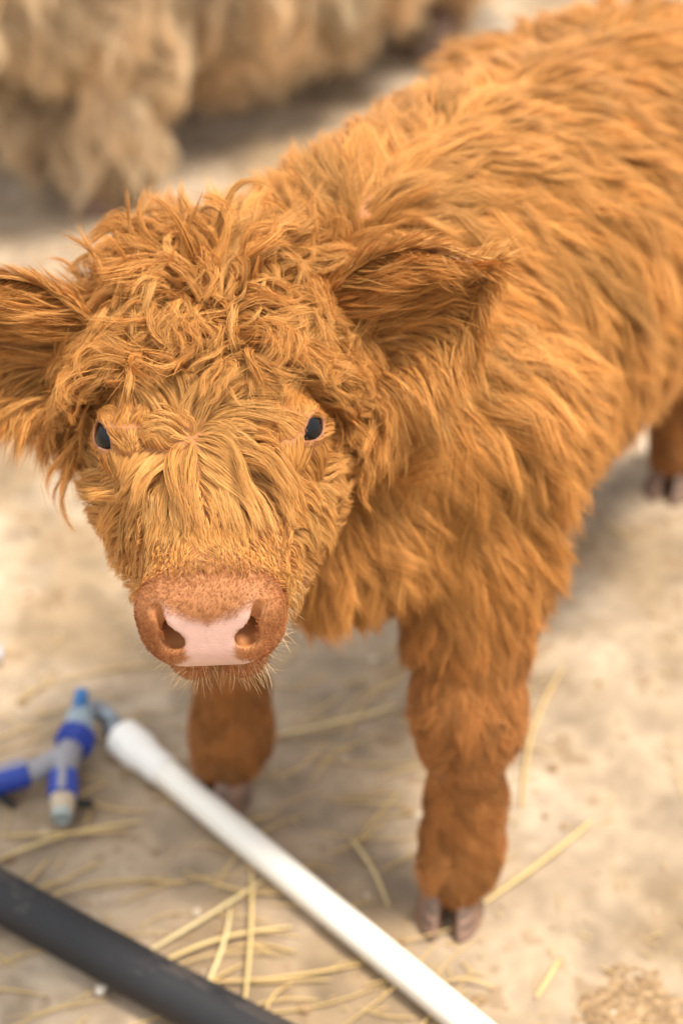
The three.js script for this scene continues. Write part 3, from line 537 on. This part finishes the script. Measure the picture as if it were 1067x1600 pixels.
{ // trunk, neck and legs
  reseed(733);
  const long = { n: 62, seg: 5, rho: 0.0068, len: 0.075, width: 0.00042, lift: 0.26, wave: 0.42, clump: 0.74, frizz: 0.014, high: 0.008 }, short = { n: 100, seg: 3, rho: 0.010, len: 0.018, width: 0.00046, lift: 0.32, wave: 0.4, clump: 0.45, frizz: 0.04, high: 0.003 };
  const vis = (x, y, z, a, b) => (z < -0.62 && y > 0.3 ? 0.4 : 1) * (x < -0.10 && a < -0.3 && y > 0.3 ? 0.5 : 1) * (b < -0.6 && y > 0.2 ? 0.5 : 1);
  furCoat('coat', calf, bodyGeo, { count: 26000, weight: (x, y, z, a, b) => (y < 0.23 ? 0 : vis(x, y, z, a, b)), style: bodyStyle, field: calfField, locks: 4200, spread: 0.03, tufts: [1, 2, 3, 4, 5, 6, 7, 8].map((q) => tuftGeo(q * 31, long)), tuftLen: 0.075, gather: 0.7 });
  furCoat('leg_hair', calf, bodyGeo, { count: 10500, weight: (x, y) => (y < 0.34 ? 1 : 0), style: bodyStyle, field: calfField, locks: 900, spread: 0.03, tufts: [1, 2, 3, 4].map((q) => tuftGeo(q * 57, short)), tuftLen: 0.018, gather: 0.5 });
}
for (const side of [1, -1]) { // ears with their fringes
  reseed(900 + side);
  const gi = earGeo(side, 0), go = earGeo(side, 1), both = [gi, go];
  const skin = mergeGeometries(both); const ear = add('ear', skin.clone().applyMatrix4(headM), std({ color: lin(0.36, 0.17, 0.09), roughness: 0.8, side: THREE.DoubleSide }), calf);
  const A = [earAx.A.x * side, earAx.A.y, earAx.A.z], O = [earAx.O.x * side, earAx.O.y, earAx.O.z];
  const rel = (x, y, z) => { const dx = x * side - earRoot[0], dy = y - earRoot[1], dz = z - earRoot[2] - (side < 0 ? 0.012 : 0); return [(dx * earAx.A.x + dy * earAx.A.y + dz * earAx.A.z) / EARL, (dx * earAx.W.x + dy * earAx.W.y + dz * earAx.W.z), (dx * earAx.O.x + dy * earAx.O.y + dz * earAx.O.z)]; };
  const wdn = earAx.W.x * 0 + earAx.W.y < 0 ? 1 : -1;                              // which edge hangs lower
  const st = (inner) => (x, y, z) => {
    const [t, w] = rel(x, y, z), v = w / earW(t), lowEdge = sst(0.35, 0.9, v * wdn), edge = sst(0.6, 0.95, Math.abs(v)), tip = sst(0.7, 1, t);
    const long = inner ? mix(0.060, 0.030, t) : mix(0.026, 0.026, t);
    return { len: mix(long, mix(0.055, 0.022, t), lowEdge) + 0.008 * edge, dir: [A[0] + DH[0] * lowEdge * 1.4 + O[0] * (inner ? 0.4 : 0.35 * edge), A[1] + DH[1] * lowEdge * 1.4 + O[1] * (inner ? 0.4 : 0.35 * edge), A[2] + DH[2] * lowEdge * 1.4 + O[2] * (inner ? 0.4 : 0.35 * edge)], lift: inner ? 0.75 : 0.28, wave: 0.14, freq: 0.9, stray: 0.25, clump: mix(0.6, 0.8, lowEdge), frizz: 0.035, body: 0, col: tint(PALE, GOLD, inner ? 0.6 : 0.2), sag: mix(0.02, 0.16, lowEdge), curl: 0.3, fall: 0.8 };
  };
  const out = [];
  for (const inner of [0, 1]) {
    const g = inner ? gi : go, we = (x, y, z) => { const [t, w] = rel(x, y, z); return 1 + 3.5 * sst(0.6, 0.95, Math.abs(w / earW(t))) + 4 * sst(0.75, 0.95, t); }, gu = growGuides(g, 1100, we, st(inner), null, DH);
    out.push(hairs(g, gu, (inner ? 11000 : 11000) * FUR, we, { seg: 5, width: 0.00042, style: null }).applyMatrix4(headM));
  }
  const f = add('ear_hair', mergeGeometries(out), furMat, ear); f.userData.kind = 'stuff';
}
// cloven hooves
const hoofMat = (() => {
  const S = 128, d = new Uint8Array(S * S * 4);
  for (let j = 0; j < S; j++) for (let i = 0; i < S; i++) { const n = fbm(i / S * 5, j / S * 16, 2, 8, 4), m = fbm(i / S * 9, j / S * 3, 9, 8, 3), k = 0.9 + 0.35 * n; d.set([138 * k + 18 * m, 108 * k + 8 * m, 90 * k, 255].map((v) => clamp(v, 0, 255)), (j * S + i) * 4); }
  const t = new THREE.DataTexture(d, S, S); t.colorSpace = THREE.SRGBColorSpace; t.wrapS = t.wrapT = THREE.RepeatWrapping; t.magFilter = THREE.LinearFilter; t.needsUpdate = true;
  return std({ map: t, roughness: 0.6 });
})();
const clawGeo = (() => {                            // one claw: flat sole, sloping front wall, straight inner wall
  const out = (a, k) => { const c = Math.cos(a), s = Math.sin(a), x = c > 0 ? c * 0.0225 : c * 0.0035, z = s > 0 ? s * 0.036 * (1 - 0.22 * Math.abs(c)) : s * 0.020; return [x * k, z * k]; };
  const P = [], I = [], UV = [], N = 26, L = [[0, 1.0, 0], [0.004, 1.03, 0], [0.020, 0.9, -0.006], [0.036, 0.76, -0.014], [0.046, 0.66, -0.019]];
  for (const [y, k, dz] of L) for (let i = 0; i < N; i++) { const [x, z] = out(i / N * 2 * Math.PI, k); P.push(x, y * (1 - 0.2 * (z < 0 ? 1 : 0)), z + dz); UV.push(i / N * 2, y * 20); }
  for (let r = 0; r < L.length - 1; r++) for (let i = 0; i < N; i++) { const a = r * N + i, b = r * N + (i + 1) % N; I.push(a, a + N, b, b, a + N, b + N); }
  for (const r of [0, L.length - 1]) { const c = P.length / 3; P.push(0.006, L[r][0], L[r][2]); UV.push(0, 0); for (let i = 0; i < N; i++) r ? I.push(c, r * N + (i + 1) % N, r * N + i) : I.push(c, i, (i + 1) % N); }
  const g = new THREE.BufferGeometry(); g.setAttribute('position', new THREE.BufferAttribute(new Float32Array(P), 3)); g.setAttribute('uv', new THREE.BufferAttribute(new Float32Array(UV), 2)); g.setIndex(I); g.computeVertexNormals(); return g;
})();
const clawGeoR = (() => { const g = clawGeo.clone().scale(-1, 1, 1), ix = g.index.array; for (let i = 0; i < ix.length; i += 3) { const t = ix[i]; ix[i] = ix[i + 1]; ix[i + 1] = t; } g.computeVertexNormals(); return g; })();
for (const [ch, yaw] of [[foreL, 0.35], [foreR, -0.15], [hindL, 0.1], [hindR, -0.1]]) {
  const [x, , z] = ch[ch.length - 1], h = new THREE.Group(); h.name = 'hoof'; h.position.set(x, 0.001, z + 0.012); h.rotation.y = yaw; calf.add(h);
  for (const s of [1, -1]) { const m = add('claw', s > 0 ? clawGeo : clawGeoR, hoofMat, h); m.position.set(s * 0.0065, 0, 0); m.rotation.y = s * 0.12; m.scale.setScalar(1.12); }
}


// ---------------------------------------------------------------- shaggy tan cow standing behind, seen from the knees to the belly
{
  const cow = new THREE.Group(); cow.name = 'shaggy_cow'; cow.position.set(-0.17, 0, -3.244); cow.rotation.y = Math.atan2(-0.65, 0.76); scene.add(cow);
  tag(cow, 'shaggy pale tan cow standing in the background behind the ginger calf', 'cow');
  // cow frame: x to its left (towards the viewer), z forward (to the left of the picture)
  const leg = (x, z, f) => limb([[x, 0.50, z - 0.02, f ? 0.13 : 0.15], [x, 0.32, z, 0.085], [x, 0.20, z, 0.05], [x, 0.09, z, 0.036], [x, 0.03, z + 0.02, 0.042]]);
  const cones = [...leg(0.13, 0.46, 1), ...leg(-0.12, 0.40, 1), ...leg(0.13, -0.40, 0), ...leg(-0.13, -0.34, 0),
    [0, 0.62, 0.50, 0, 0.84, 0.90, 0.20, 0.13, 0.1], [0, 0.86, 0.92, 0, 0.70, 1.16, 0.12, 0.075, 0.06], [0.03, 0.30, 0.44, 0, 0.46, 0.58, 0.15, 0.17, 0.08], [0, 0.80, -0.58, 0, 0.35, -0.66, 0.04, 0.03, 0.05]];
  const trunk = [[0, 0.44, 0.36, 0, 0.42, -0.05, 0.26, 0.29, 0.1], [0, 0.42, -0.05, 0, 0.45, -0.42, 0.29, 0.27, 0.1]];
  const field = (x, y, z) => { let d = 1e9; for (const c of trunk) d = smin(d, cone(x / 0.82, y, z, c) * 0.9, 0.1); for (const c of cones) d = smin(d, cone(x, y, z, c), c[8]); return d - 0.042 * noise(x * 13, y * 8, z * 13) - 0.012 * noise(x * 30, y * 18, z * 30); };
  const g = meshField(field, [-0.36, 0.0, -0.80], [0.36, 1.06, 1.30], 0.02);
  { const p = g.attributes.position.array, c = new Float32Array(p.length); for (let i = 0; i < p.length; i += 3) c.set([0.22, 0.135, 0.07], i); g.setAttribute('color', new THREE.BufferAttribute(c, 3)); }
  add('body', g, skinMat, cow);
  reseed(41);
  const TAN = [0.82, 0.605, 0.37], style = (x, y, z) => {
    const low = 1 - sst(0.05, 0.13, y), sg = x < 0 ? -1 : 1;
    return { len: mix(0.12, 0.05, low), dir: [sg * 0.1, -1, -0.15], lift: mix(0.45, 0.3, low), wave: mix(0.5, 0.1, low), freq: 1.1, stray: 0.45, clump: 0.85, frizz: 0.035, gather: 0.5, body: mix(0.03, 0.006, low), col: tint(tint(TAN, [0.34, 0.21, 0.11], sst(0.1, 0.7, noise(x * 9 + 4, y * 6, z * 9)) * 0.75), [0.42, 0.28, 0.16], low * 0.8), sag: 0.22, curl: 1.2, fall: 0.6, thick: 1 };
  };
  const tf = [1, 2, 3, 4, 5].map((q) => tuftGeo(q * 91, { n: 45, seg: 5, rho: 0.022, len: 0.15, width: 0.0018, lift: 0.4, wave: 1.2, clump: 0.92, frizz: 0.03, high: 0.03 }));
  furCoat('coat', cow, g, { count: 6500, weight: (x, y, z, a) => (y < 0.75 ? 1.5 : 0.5) * (a < -0.5 ? 0.5 : 1), style, field, locks: 300, spread: 0.13, tufts: tf, tuftLen: 0.15, gather: 0.95 });
  for (const [x, z] of [[0.13, 0.46], [-0.12, 0.40], [0.13, -0.40], [-0.13, -0.34]]) { const h = new THREE.Group(); h.name = 'hoof'; h.position.set(x, 0.001, z + 0.03); cow.add(h); for (const s of [1, -1]) { const m = add('claw', s > 0 ? clawGeo : clawGeoR, hoofMat, h); m.position.x = s * 0.01; m.scale.setScalar(1.7); } }
}


// ---------------------------------------------------------------- white plastic pipe with its coupling, and the fittings on its end
const tube = (pts, r, seg = 24, rad = 20, cap = true) => {
  const c = new THREE.CatmullRomCurve3(pts), g = new THREE.TubeGeometry(c, seg, r, rad, false), out = [g];
  if (cap) for (const e of [0, 1]) { const t = c.getTangent(e).multiplyScalar(e ? 1 : -1), d = new THREE.CircleGeometry(r, rad).applyQuaternion(new THREE.Quaternion().setFromUnitVectors(V(0, 0, 1), t)); const p = c.getPoint(e); d.translate(p.x, p.y, p.z); out.push(d); }
  return mergeGeometries(out);
};
// a turned profile [[along, radius], ...] laid from a to b
const turned = (a, b, prof, n = 28) => { const d = b.clone().sub(a), L = d.length(), g = new THREE.LatheGeometry(prof.map(([y, r]) => new THREE.Vector2(Math.max(r, 0.0001), y * L)), n); g.applyQuaternion(new THREE.Quaternion().setFromUnitVectors(V(0, 1, 0), d.normalize())); g.translate(a.x, a.y, a.z); return g; };
const grime = (base, dark, amt, su, sv, z) => {     // scuffs and dust as blotches of their own
  const S = 256, d = new Uint8Array(S * S * 4);
  for (let j = 0; j < S; j++) for (let i = 0; i < S; i++) { const n = fbm(i / S * su, j / S * sv, z, Math.max(su, sv), 5), f = fbm(i / S * su * 6, j / S * sv * 6, z + 40, 64, 3), k = sst(0.10, 0.40, n + 0.4 * f) * amt, w = 1 + 0.05 * f; for (let q = 0; q < 3; q++) d[(j * S + i) * 4 + q] = clamp(mix(base[q], dark[q], k) * w, 0, 255); d[(j * S + i) * 4 + 3] = 255; }
  const t = new THREE.DataTexture(d, S, S); t.colorSpace = THREE.SRGBColorSpace; t.wrapS = t.wrapT = THREE.RepeatWrapping; t.magFilter = THREE.LinearFilter; t.needsUpdate = true; return t;
};
{
  const pipe = new THREE.Group(); pipe.name = 'plastic_pipe'; scene.add(pipe);
  tag(pipe, 'white plastic water pipe lying slantwise on the ground before the calf', 'pipe');
  const R = 0.0150, a = V(-0.2287, 0.0200, -1.493), b = V(0.0947, R + 0.001, -1.1377), d = b.clone().sub(a).normalize(), far = b.clone().addScaledVector(d, 0.9); far.y = R + 0.001;
  const pm = std({ map: grime([249, 243, 230], [212, 194, 166], 0.35, 5, 26, 3), roughness: 0.38 });
  add('tube', tube([a.clone().addScaledVector(d, 0.035), b, far], R, 60, 28), pm, pipe);
  // flared coupling
  add('coupling', turned(a, a.clone().addScaledVector(d, 0.075), [[0, 0.0001], [0, 0.0180], [0.03, 0.0205], [0.40, 0.0208], [0.46, 0.0200], [0.62, 0.0172], [0.96, 0.0168], [1, 0.0155]]), std({ color: '#f6f2ea', roughness: 0.4 }), pipe);
  // worn printed marking: short dark strokes along the upper far side
  reseed(61);
  const ink = std({ color: '#8d8780', roughness: 0.7 }), side = V(0, 1, 0).cross(d).normalize(), strokes = [];
  for (let s = 0.30; s < 0.62; s += 0.0032 + 0.003 * rnd()) {
    if (noise(s * 22, 0, 0) < -0.25) continue;
    const an = -0.5 + 0.10 * rs(), g = new THREE.BoxGeometry(0.0007 + 0.0012 * rnd(), 0.0003, 0.0018 + 0.0022 * rnd()), M = new THREE.Matrix4(), up = V(0, Math.cos(an), 0).addScaledVector(side, Math.sin(an)), c = a.clone().addScaledVector(d, s); c.y = mix(0.0200, R + 0.001, clamp(s / 0.48));
    M.makeBasis(d, up, d.clone().cross(up)).setPosition(c.addScaledVector(up, R + 0.0001)); strokes.push(g.applyMatrix4(M));
  }
  const pr = add('printed_marking', mergeGeometries(strokes), ink, pipe); pr.userData.kind = 'stuff';
}
{ // hose splitter with two outlets, joined to the pipe through a metal elbow and a clear fitting
  const y = new THREE.Group(); y.name = 'hose_splitter'; scene.add(y);
  tag(y, 'grey and blue two-way garden hose splitter joined to the end of the white pipe', 'hose splitter');
  const grey = std({ color: '#9a979b', roughness: 0.5, metalness: 0.15 }), blue = std({ color: '#2742a0', roughness: 0.45 }), metal = std({ color: '#8d939a', roughness: 0.4, metalness: 0.8 }), brass = std({ color: '#cbb79b', roughness: 0.5 }), clear = new THREE.MeshPhysicalMaterial({ color: '#bcd0dc', roughness: 0.25, transmission: 0.5, thickness: 0.004 }), black = std({ color: '#17171a', roughness: 0.6 }), sky = std({ color: '#3a78b4', roughness: 0.4 });
  const c = V(-0.288, 0.030, -1.440), ring = V(-0.279, 0.034, -1.475), top = V(-0.277, 0.040, -1.512), el = V(-0.248, 0.026, -1.524), pe = V(-0.2315, 0.0205, -1.497);
  add('elbow', mergeGeometries([tube([top.clone().add(V(0.004, -0.004, -0.004)), V(-0.263, 0.033, -1.530), el, pe], 0.0115, 24, 18), turned(el.clone().lerp(pe, 0.45), pe, [[0, 0.001], [0, 0.0155], [1, 0.0155], [1, 0.001]], 6)]), metal, y);
  add('clear_fitting', turned(ring, top.clone().addScaledVector(top.clone().sub(ring), 0.15), [[0, 0.001], [0, 0.0150], [0.35, 0.0168], [0.8, 0.0165], [1, 0.012], [1, 0.001]]), clear, y);
  add('blue_tip', turned(top.clone().add(V(-0.002, 0.006, -0.004)), top.clone().add(V(0.003, 0.026, -0.016)), [[0, 0.001], [0, 0.0085], [0.75, 0.0085], [1, 0.0062], [1, 0.001]]), sky, y);
  { // knurled collar
    const d = ring.clone().sub(c).normalize(), p0 = ring.clone().addScaledVector(d, -0.013), p1 = ring.clone().addScaledVector(d, 0.010), col = [turned(p0, p1, [[0, 0.010], [0, 0.0195], [0.12, 0.0208], [0.88, 0.0208], [1, 0.0195], [1, 0.010]])], q = new THREE.Quaternion().setFromUnitVectors(V(0, 1, 0), d);
    for (let i = 0; i < 22; i++) { const g = new THREE.BoxGeometry(0.0022, 0.019, 0.0025); g.translate(0, 0, 0.0212); g.rotateY(i / 22 * 2 * Math.PI); g.applyQuaternion(q); const m = p0.clone().lerp(p1, 0.5); g.translate(m.x, m.y, m.z); col.push(g); }
    add('collar', mergeGeometries(col.map((g) => g.toNonIndexed())), blue, y);
  }
  y.scale.setScalar(0.88); y.position.copy(pe).multiplyScalar(0.12); y.position.y = 0;
  const o1 = V(-0.395, 0.024, -1.402), o2 = V(-0.283, 0.022, -1.366);
  add('splitter_body', mergeGeometries([tube([ring, c, c.clone().lerp(o2, 0.3)], 0.0145, 16, 18), tube([ring.clone().lerp(c, 0.6), c.clone().lerp(o1, 0.25), o1.clone().lerp(c, 0.4)], 0.0140, 16, 18), new THREE.SphereGeometry(0.0175, 20, 14).translate(c.x, c.y, c.z)]), grey, y);
  const sleeve = (p, q) => {
    const d = q.clone().sub(p).normalize(), s = add('valve_sleeve', turned(p, q, [[0, 0.008], [0, 0.0160], [0.06, 0.0172], [0.94, 0.0172], [1, 0.0160], [1, 0.008]]), blue, y), st = turned(p.clone().addScaledVector(d, -0.0005), q.clone().addScaledVector(d, 0.0005), [[0, 0.0055], [1, 0.0055]], 12);
    st.translate(0, 0.0135, 0); add('grey_stripe', st, grey, s);
  };
  sleeve(c.clone().lerp(o1, 0.38), c.clone().lerp(o1, 0.80)); sleeve(c.clone().lerp(o2, 0.26), c.clone().lerp(o2, 0.74));
  for (const o of [o1, o2]) add('outlet_nut', turned(c.clone().lerp(o, o === o1 ? 0.80 : 0.74), o, [[0, 0.009], [0, 0.0150], [0.5, 0.0150], [0.52, 0.0130], [1, 0.0130], [1, 0.0095], [0.6, 0.0095]], 24), brass, y);
  add('outlet_end', turned(o2.clone().lerp(c, 0.05), o2.clone().addScaledVector(o2.clone().sub(c), 0.14), [[0, 0.009], [0, 0.0118], [1, 0.0112], [1, 0.0080], [0.3, 0.0078], [0.3, 0.0002]]), std({ color: '#a9b0ac', roughness: 0.4 }), y);
  for (const [p, s] of [[V(-0.262, 0.016, -1.386), 0.3], [V(-0.352, 0.010, -1.398), -0.6]]) { const g = new THREE.CapsuleGeometry(0.0050, 0.016, 4, 10); g.rotateZ(1.2); g.rotateY(s); g.translate(p.x, p.y, p.z); add('valve_lever', g, black, y); }
}
{ // thick black rubber hose
  const a = V(-0.321, 0.0242, -1.2644), b = V(-0.1327, 0.0242, -1.1427), d = b.clone().sub(a).normalize(), n = V(-d.z, 0, d.x), R = 0.0237, P = [];
  for (let s = -0.7; s <= 1.0; s += 0.1) P.push(a.clone().addScaledVector(d, s).addScaledVector(n, 0.004 * Math.sin(s * 6)));
  const g = tube(P, R, 90, 30);
  const h = add('rubber_hose', g, std({ map: grime([31, 30, 33], [96, 84, 72], 0.42, 6, 5, 8), roughness: 0.62 })); h.material.map.repeat.set(5, 1); tag(h, 'thick black rubber hose crossing the lower left corner of the ground', 'hose');
}
{ // end of a metal tube at the left edge
  const h = add('metal_tube', tube([V(-0.72, 0.012, -1.60), V(-0.5, 0.011, -1.625), V(-0.374, 0.011, -1.638)], 0.0105, 20, 18), std({ color: '#d3d3d8', roughness: 0.28, metalness: 0.75 })); tag(h, 'shiny pale metal tube end poking in at the left edge', 'tube');
}
const lump = (r, sq, s) => { const g = mergeVertices(new THREE.IcosahedronGeometry(r, 2).deleteAttribute('uv').deleteAttribute('normal')), p = g.attributes.position; for (let i = 0; i < p.count; i++) { const k = 1 + 0.35 * noise(p.getX(i) / r * 1.3 + s, p.getY(i) / r * 1.3, p.getZ(i) / r * 1.3) + 0.12 * noise(p.getX(i) / r * 4, p.getY(i) / r * 4 + s, 5); p.setXYZ(i, p.getX(i) * k, p.getY(i) * k * sq, p.getZ(i) * k); } g.computeVertexNormals(); return g; };
{ const p = add('pebble', lump(0.0062, 0.8, 3), std({ color: '#cfc4b4', roughness: 0.7 })); p.position.set(-0.2167, 0.005, -1.168); tag(p, 'small pale pebble against the lower edge of the black hose', 'pebble'); }
{ // crumbled dung and clods
  reseed(88);
  const bits = [], tones = [[0.30, 0.19, 0.095], [0.36, 0.24, 0.13], [0.24, 0.15, 0.075]];
  const put = (x, z, r, c, sq = 0.6) => { const g = lump(r, sq, rnd() * 50); g.rotateY(rnd() * 6); g.translate(x, r * sq * 0.35, z); const k = 0.85 + 0.3 * rnd(), a = new Float32Array(g.attributes.position.count * 3); for (let i = 0; i < a.length; i += 3) a.set([c[0] * k, c[1] * k, c[2] * k], i); g.setAttribute('color', new THREE.BufferAttribute(a, 3)); bits.push(g); };
  for (let i = 0; i < 700; i++) { const an = rnd() * 6.283, q = Math.sqrt(rnd()) * (0.8 + 0.35 * noise(Math.cos(an) * 1.5, Math.sin(an) * 1.5, 3)), x = 0.265 + Math.cos(an) * q * 0.085, z = -1.145 + Math.sin(an) * q * 0.062; put(x, z, 0.0018 + 0.0045 * rnd() ** 2 * (1.2 - q), tones[i % 3], 0.4); }
  const m = add('dung_patch', mergeGeometries(bits), std({ vertexColors: true, roughness: 0.95 })); tag(m, 'crumbly brown dung patch in the lower right corner', 'dung', null, 'stuff');
  bits.length = 0;
  for (let i = 0; i < 1100; i++) { const x = rs() * 0.75, z = -2.0 + rs() * 1.05; put(x, z, 0.0014 + 0.005 * rnd() ** 3, i % 4 ? tones[i % 3] : [0.55, 0.45, 0.33]); }
  const c = add('dirt_crumbs', mergeGeometries(bits), std({ vertexColors: true, roughness: 0.95 })); tag(c, 'small crumbs of dirt scattered over the sandy ground', 'dirt', null, 'stuff');
}
// ---------------------------------------------------------------- straw
const strawGeo = (a, b, w, arch, twist) => {        // a flattened, slightly bent stalk
  const N = 10, d = V(b[0] - a[0], 0, b[1] - a[1]), L = d.length(), n = V(-d.z, 0, d.x).normalize(), P = [], I = [];
  for (let i = 0; i <= N; i++) { const t = i / N, c = V(a[0], 0.0025, a[1]).addScaledVector(d, t).addScaledVector(n, twist * L * Math.sin(t * Math.PI)); c.y += arch * Math.sin(t * Math.PI) + 0.001; const h = 0.5 * w * (1 - 0.5 * Math.abs(2 * t - 1) ** 4), ro = 0.5 * Math.sin(t * 3 + L * 40); for (const [u, v] of [[-1, 0], [-0.4, 0.8], [0.4, 0.8], [1, 0], [0, -0.5]]) P.push(c.x + n.x * h * u, Math.max(0.0004, c.y + h * 0.55 * v + h * 0.2 * u * ro), c.z + n.z * h * u); }
  for (let i = 0; i < N; i++) for (let k = 0; k < 5; k++) { const p = i * 5 + k, q = i * 5 + (k + 1) % 5; I.push(p, p + 5, q, q, p + 5, q + 5); }
  const g = new THREE.BufferGeometry(); g.setAttribute('position', new THREE.BufferAttribute(new Float32Array(P), 3)); g.setIndex(I); g.computeVertexNormals(); return g;
};
const strawMat = [['#dcc084'], ['#d2b174'], ['#e4cd98']].map(([c]) => std({ color: c, roughness: 0.6 }));
[
  [[0.135, -1.275], [0.2505, -1.387], 0.0062, 0.004, 0.03, 'long pale straw stalk slanting up from the nearest front hoof'],
  [[0.1815, -1.405], [0.2445, -1.627], 0.0045, 0.003, -0.05, 'thin straw stalk lying behind and right of the nearest foreleg'],
  [[-0.115, -1.50], [0.06, -1.56], 0.0048, 0.004, 0.04, 'straw stalk between the two front legs of the calf'],
  [[-0.345, -1.325], [-0.20, -1.385], 0.0060, 0.004, -0.04, 'broad straw stalk below the hose splitter'],
  [[-0.335, -1.365], [-0.21, -1.372], 0.0055, 0.006, 0.05, 'straw stalk touching the splitter outlet nut'],
  [[-0.19, -1.205], [-0.075, -1.305], 0.0058, 0.006, 0.04, 'uppermost straw of the crossed bundle between hose and pipe'],
  [[-0.175, -1.195], [-0.045, -1.245], 0.0060, 0.004, -0.05, 'middle straw of the crossed bundle between hose and pipe'],
  [[-0.17, -1.18], [0.02, -1.20], 0.0045, 0.003, 0.06, 'lowest straw of the crossed bundle, running under the pipe'],
  [[-0.128, -1.155], [-0.105, -1.27], 0.0048, 0.009, 0.06, 'curved straw standing out of the crossed bundle'],
  [[-0.088, -1.13], [-0.088, -1.335], 0.0042, 0.010, 0.02, 'upright straw crossing the bundle beside the white pipe'],
  [[-0.30, -1.27], [-0.15, -1.30], 0.0046, 0.003, -0.10, 'curved straw just above the black hose'],
  [[0.045, -1.27], [0.010, -1.36], 0.0048, 0.003, 0.03, 'short straw left of the nearest front hoof'],
  [[0.175, -1.16], [0.20, -1.205], 0.0050, 0.002, 0.02, 'short straw bit above the dung patch'],
].forEach(([a, b, w, ar, tw, label], i) => tag(add('straw_stalk', strawGeo(a, b, w * 0.85, ar, tw), strawMat[i % 3]), label, 'straw', 'single straw stalks'));
{
  reseed(17); const list = [];
  for (let i = 0; i < 280; i++) {
    const near = i < 130, x = near ? mix(-0.42, 0.12, rnd()) : rs() * 0.9, z = near ? mix(-1.62, -1.02, rnd()) : mix(-3.2, -0.9, rnd()), an = (near ? 0.35 : 0) + rs() * (near ? 0.7 : 3), L = (near ? 0.05 : 0.025) + 0.09 * rnd() ** 2;
    list.push(strawGeo([x, z], [x + Math.cos(an) * L, z - Math.sin(an) * L], 0.0012 + 0.0018 * rnd(), 0.006 * rnd() ** 2, 0.12 * rs()));
  }
  for (let i = 0; i < 420; i++) { const x = mix(-0.5, 0.4, rnd()), z = mix(-1.75, -0.98, rnd()), an = rnd() * 6.28, L = 0.006 + 0.016 * rnd(); list.push(strawGeo([x, z], [x + Math.cos(an) * L, z + Math.sin(an) * L], 0.0008 + 0.001 * rnd(), 0.001, 0.1 * rs())); }
  const m = add('straw_litter', mergeGeometries(list), strawMat[1]); tag(m, 'loose bits of straw littering the sandy ground', 'straw', null, 'stuff');
}


renderer.render(scene, camera);
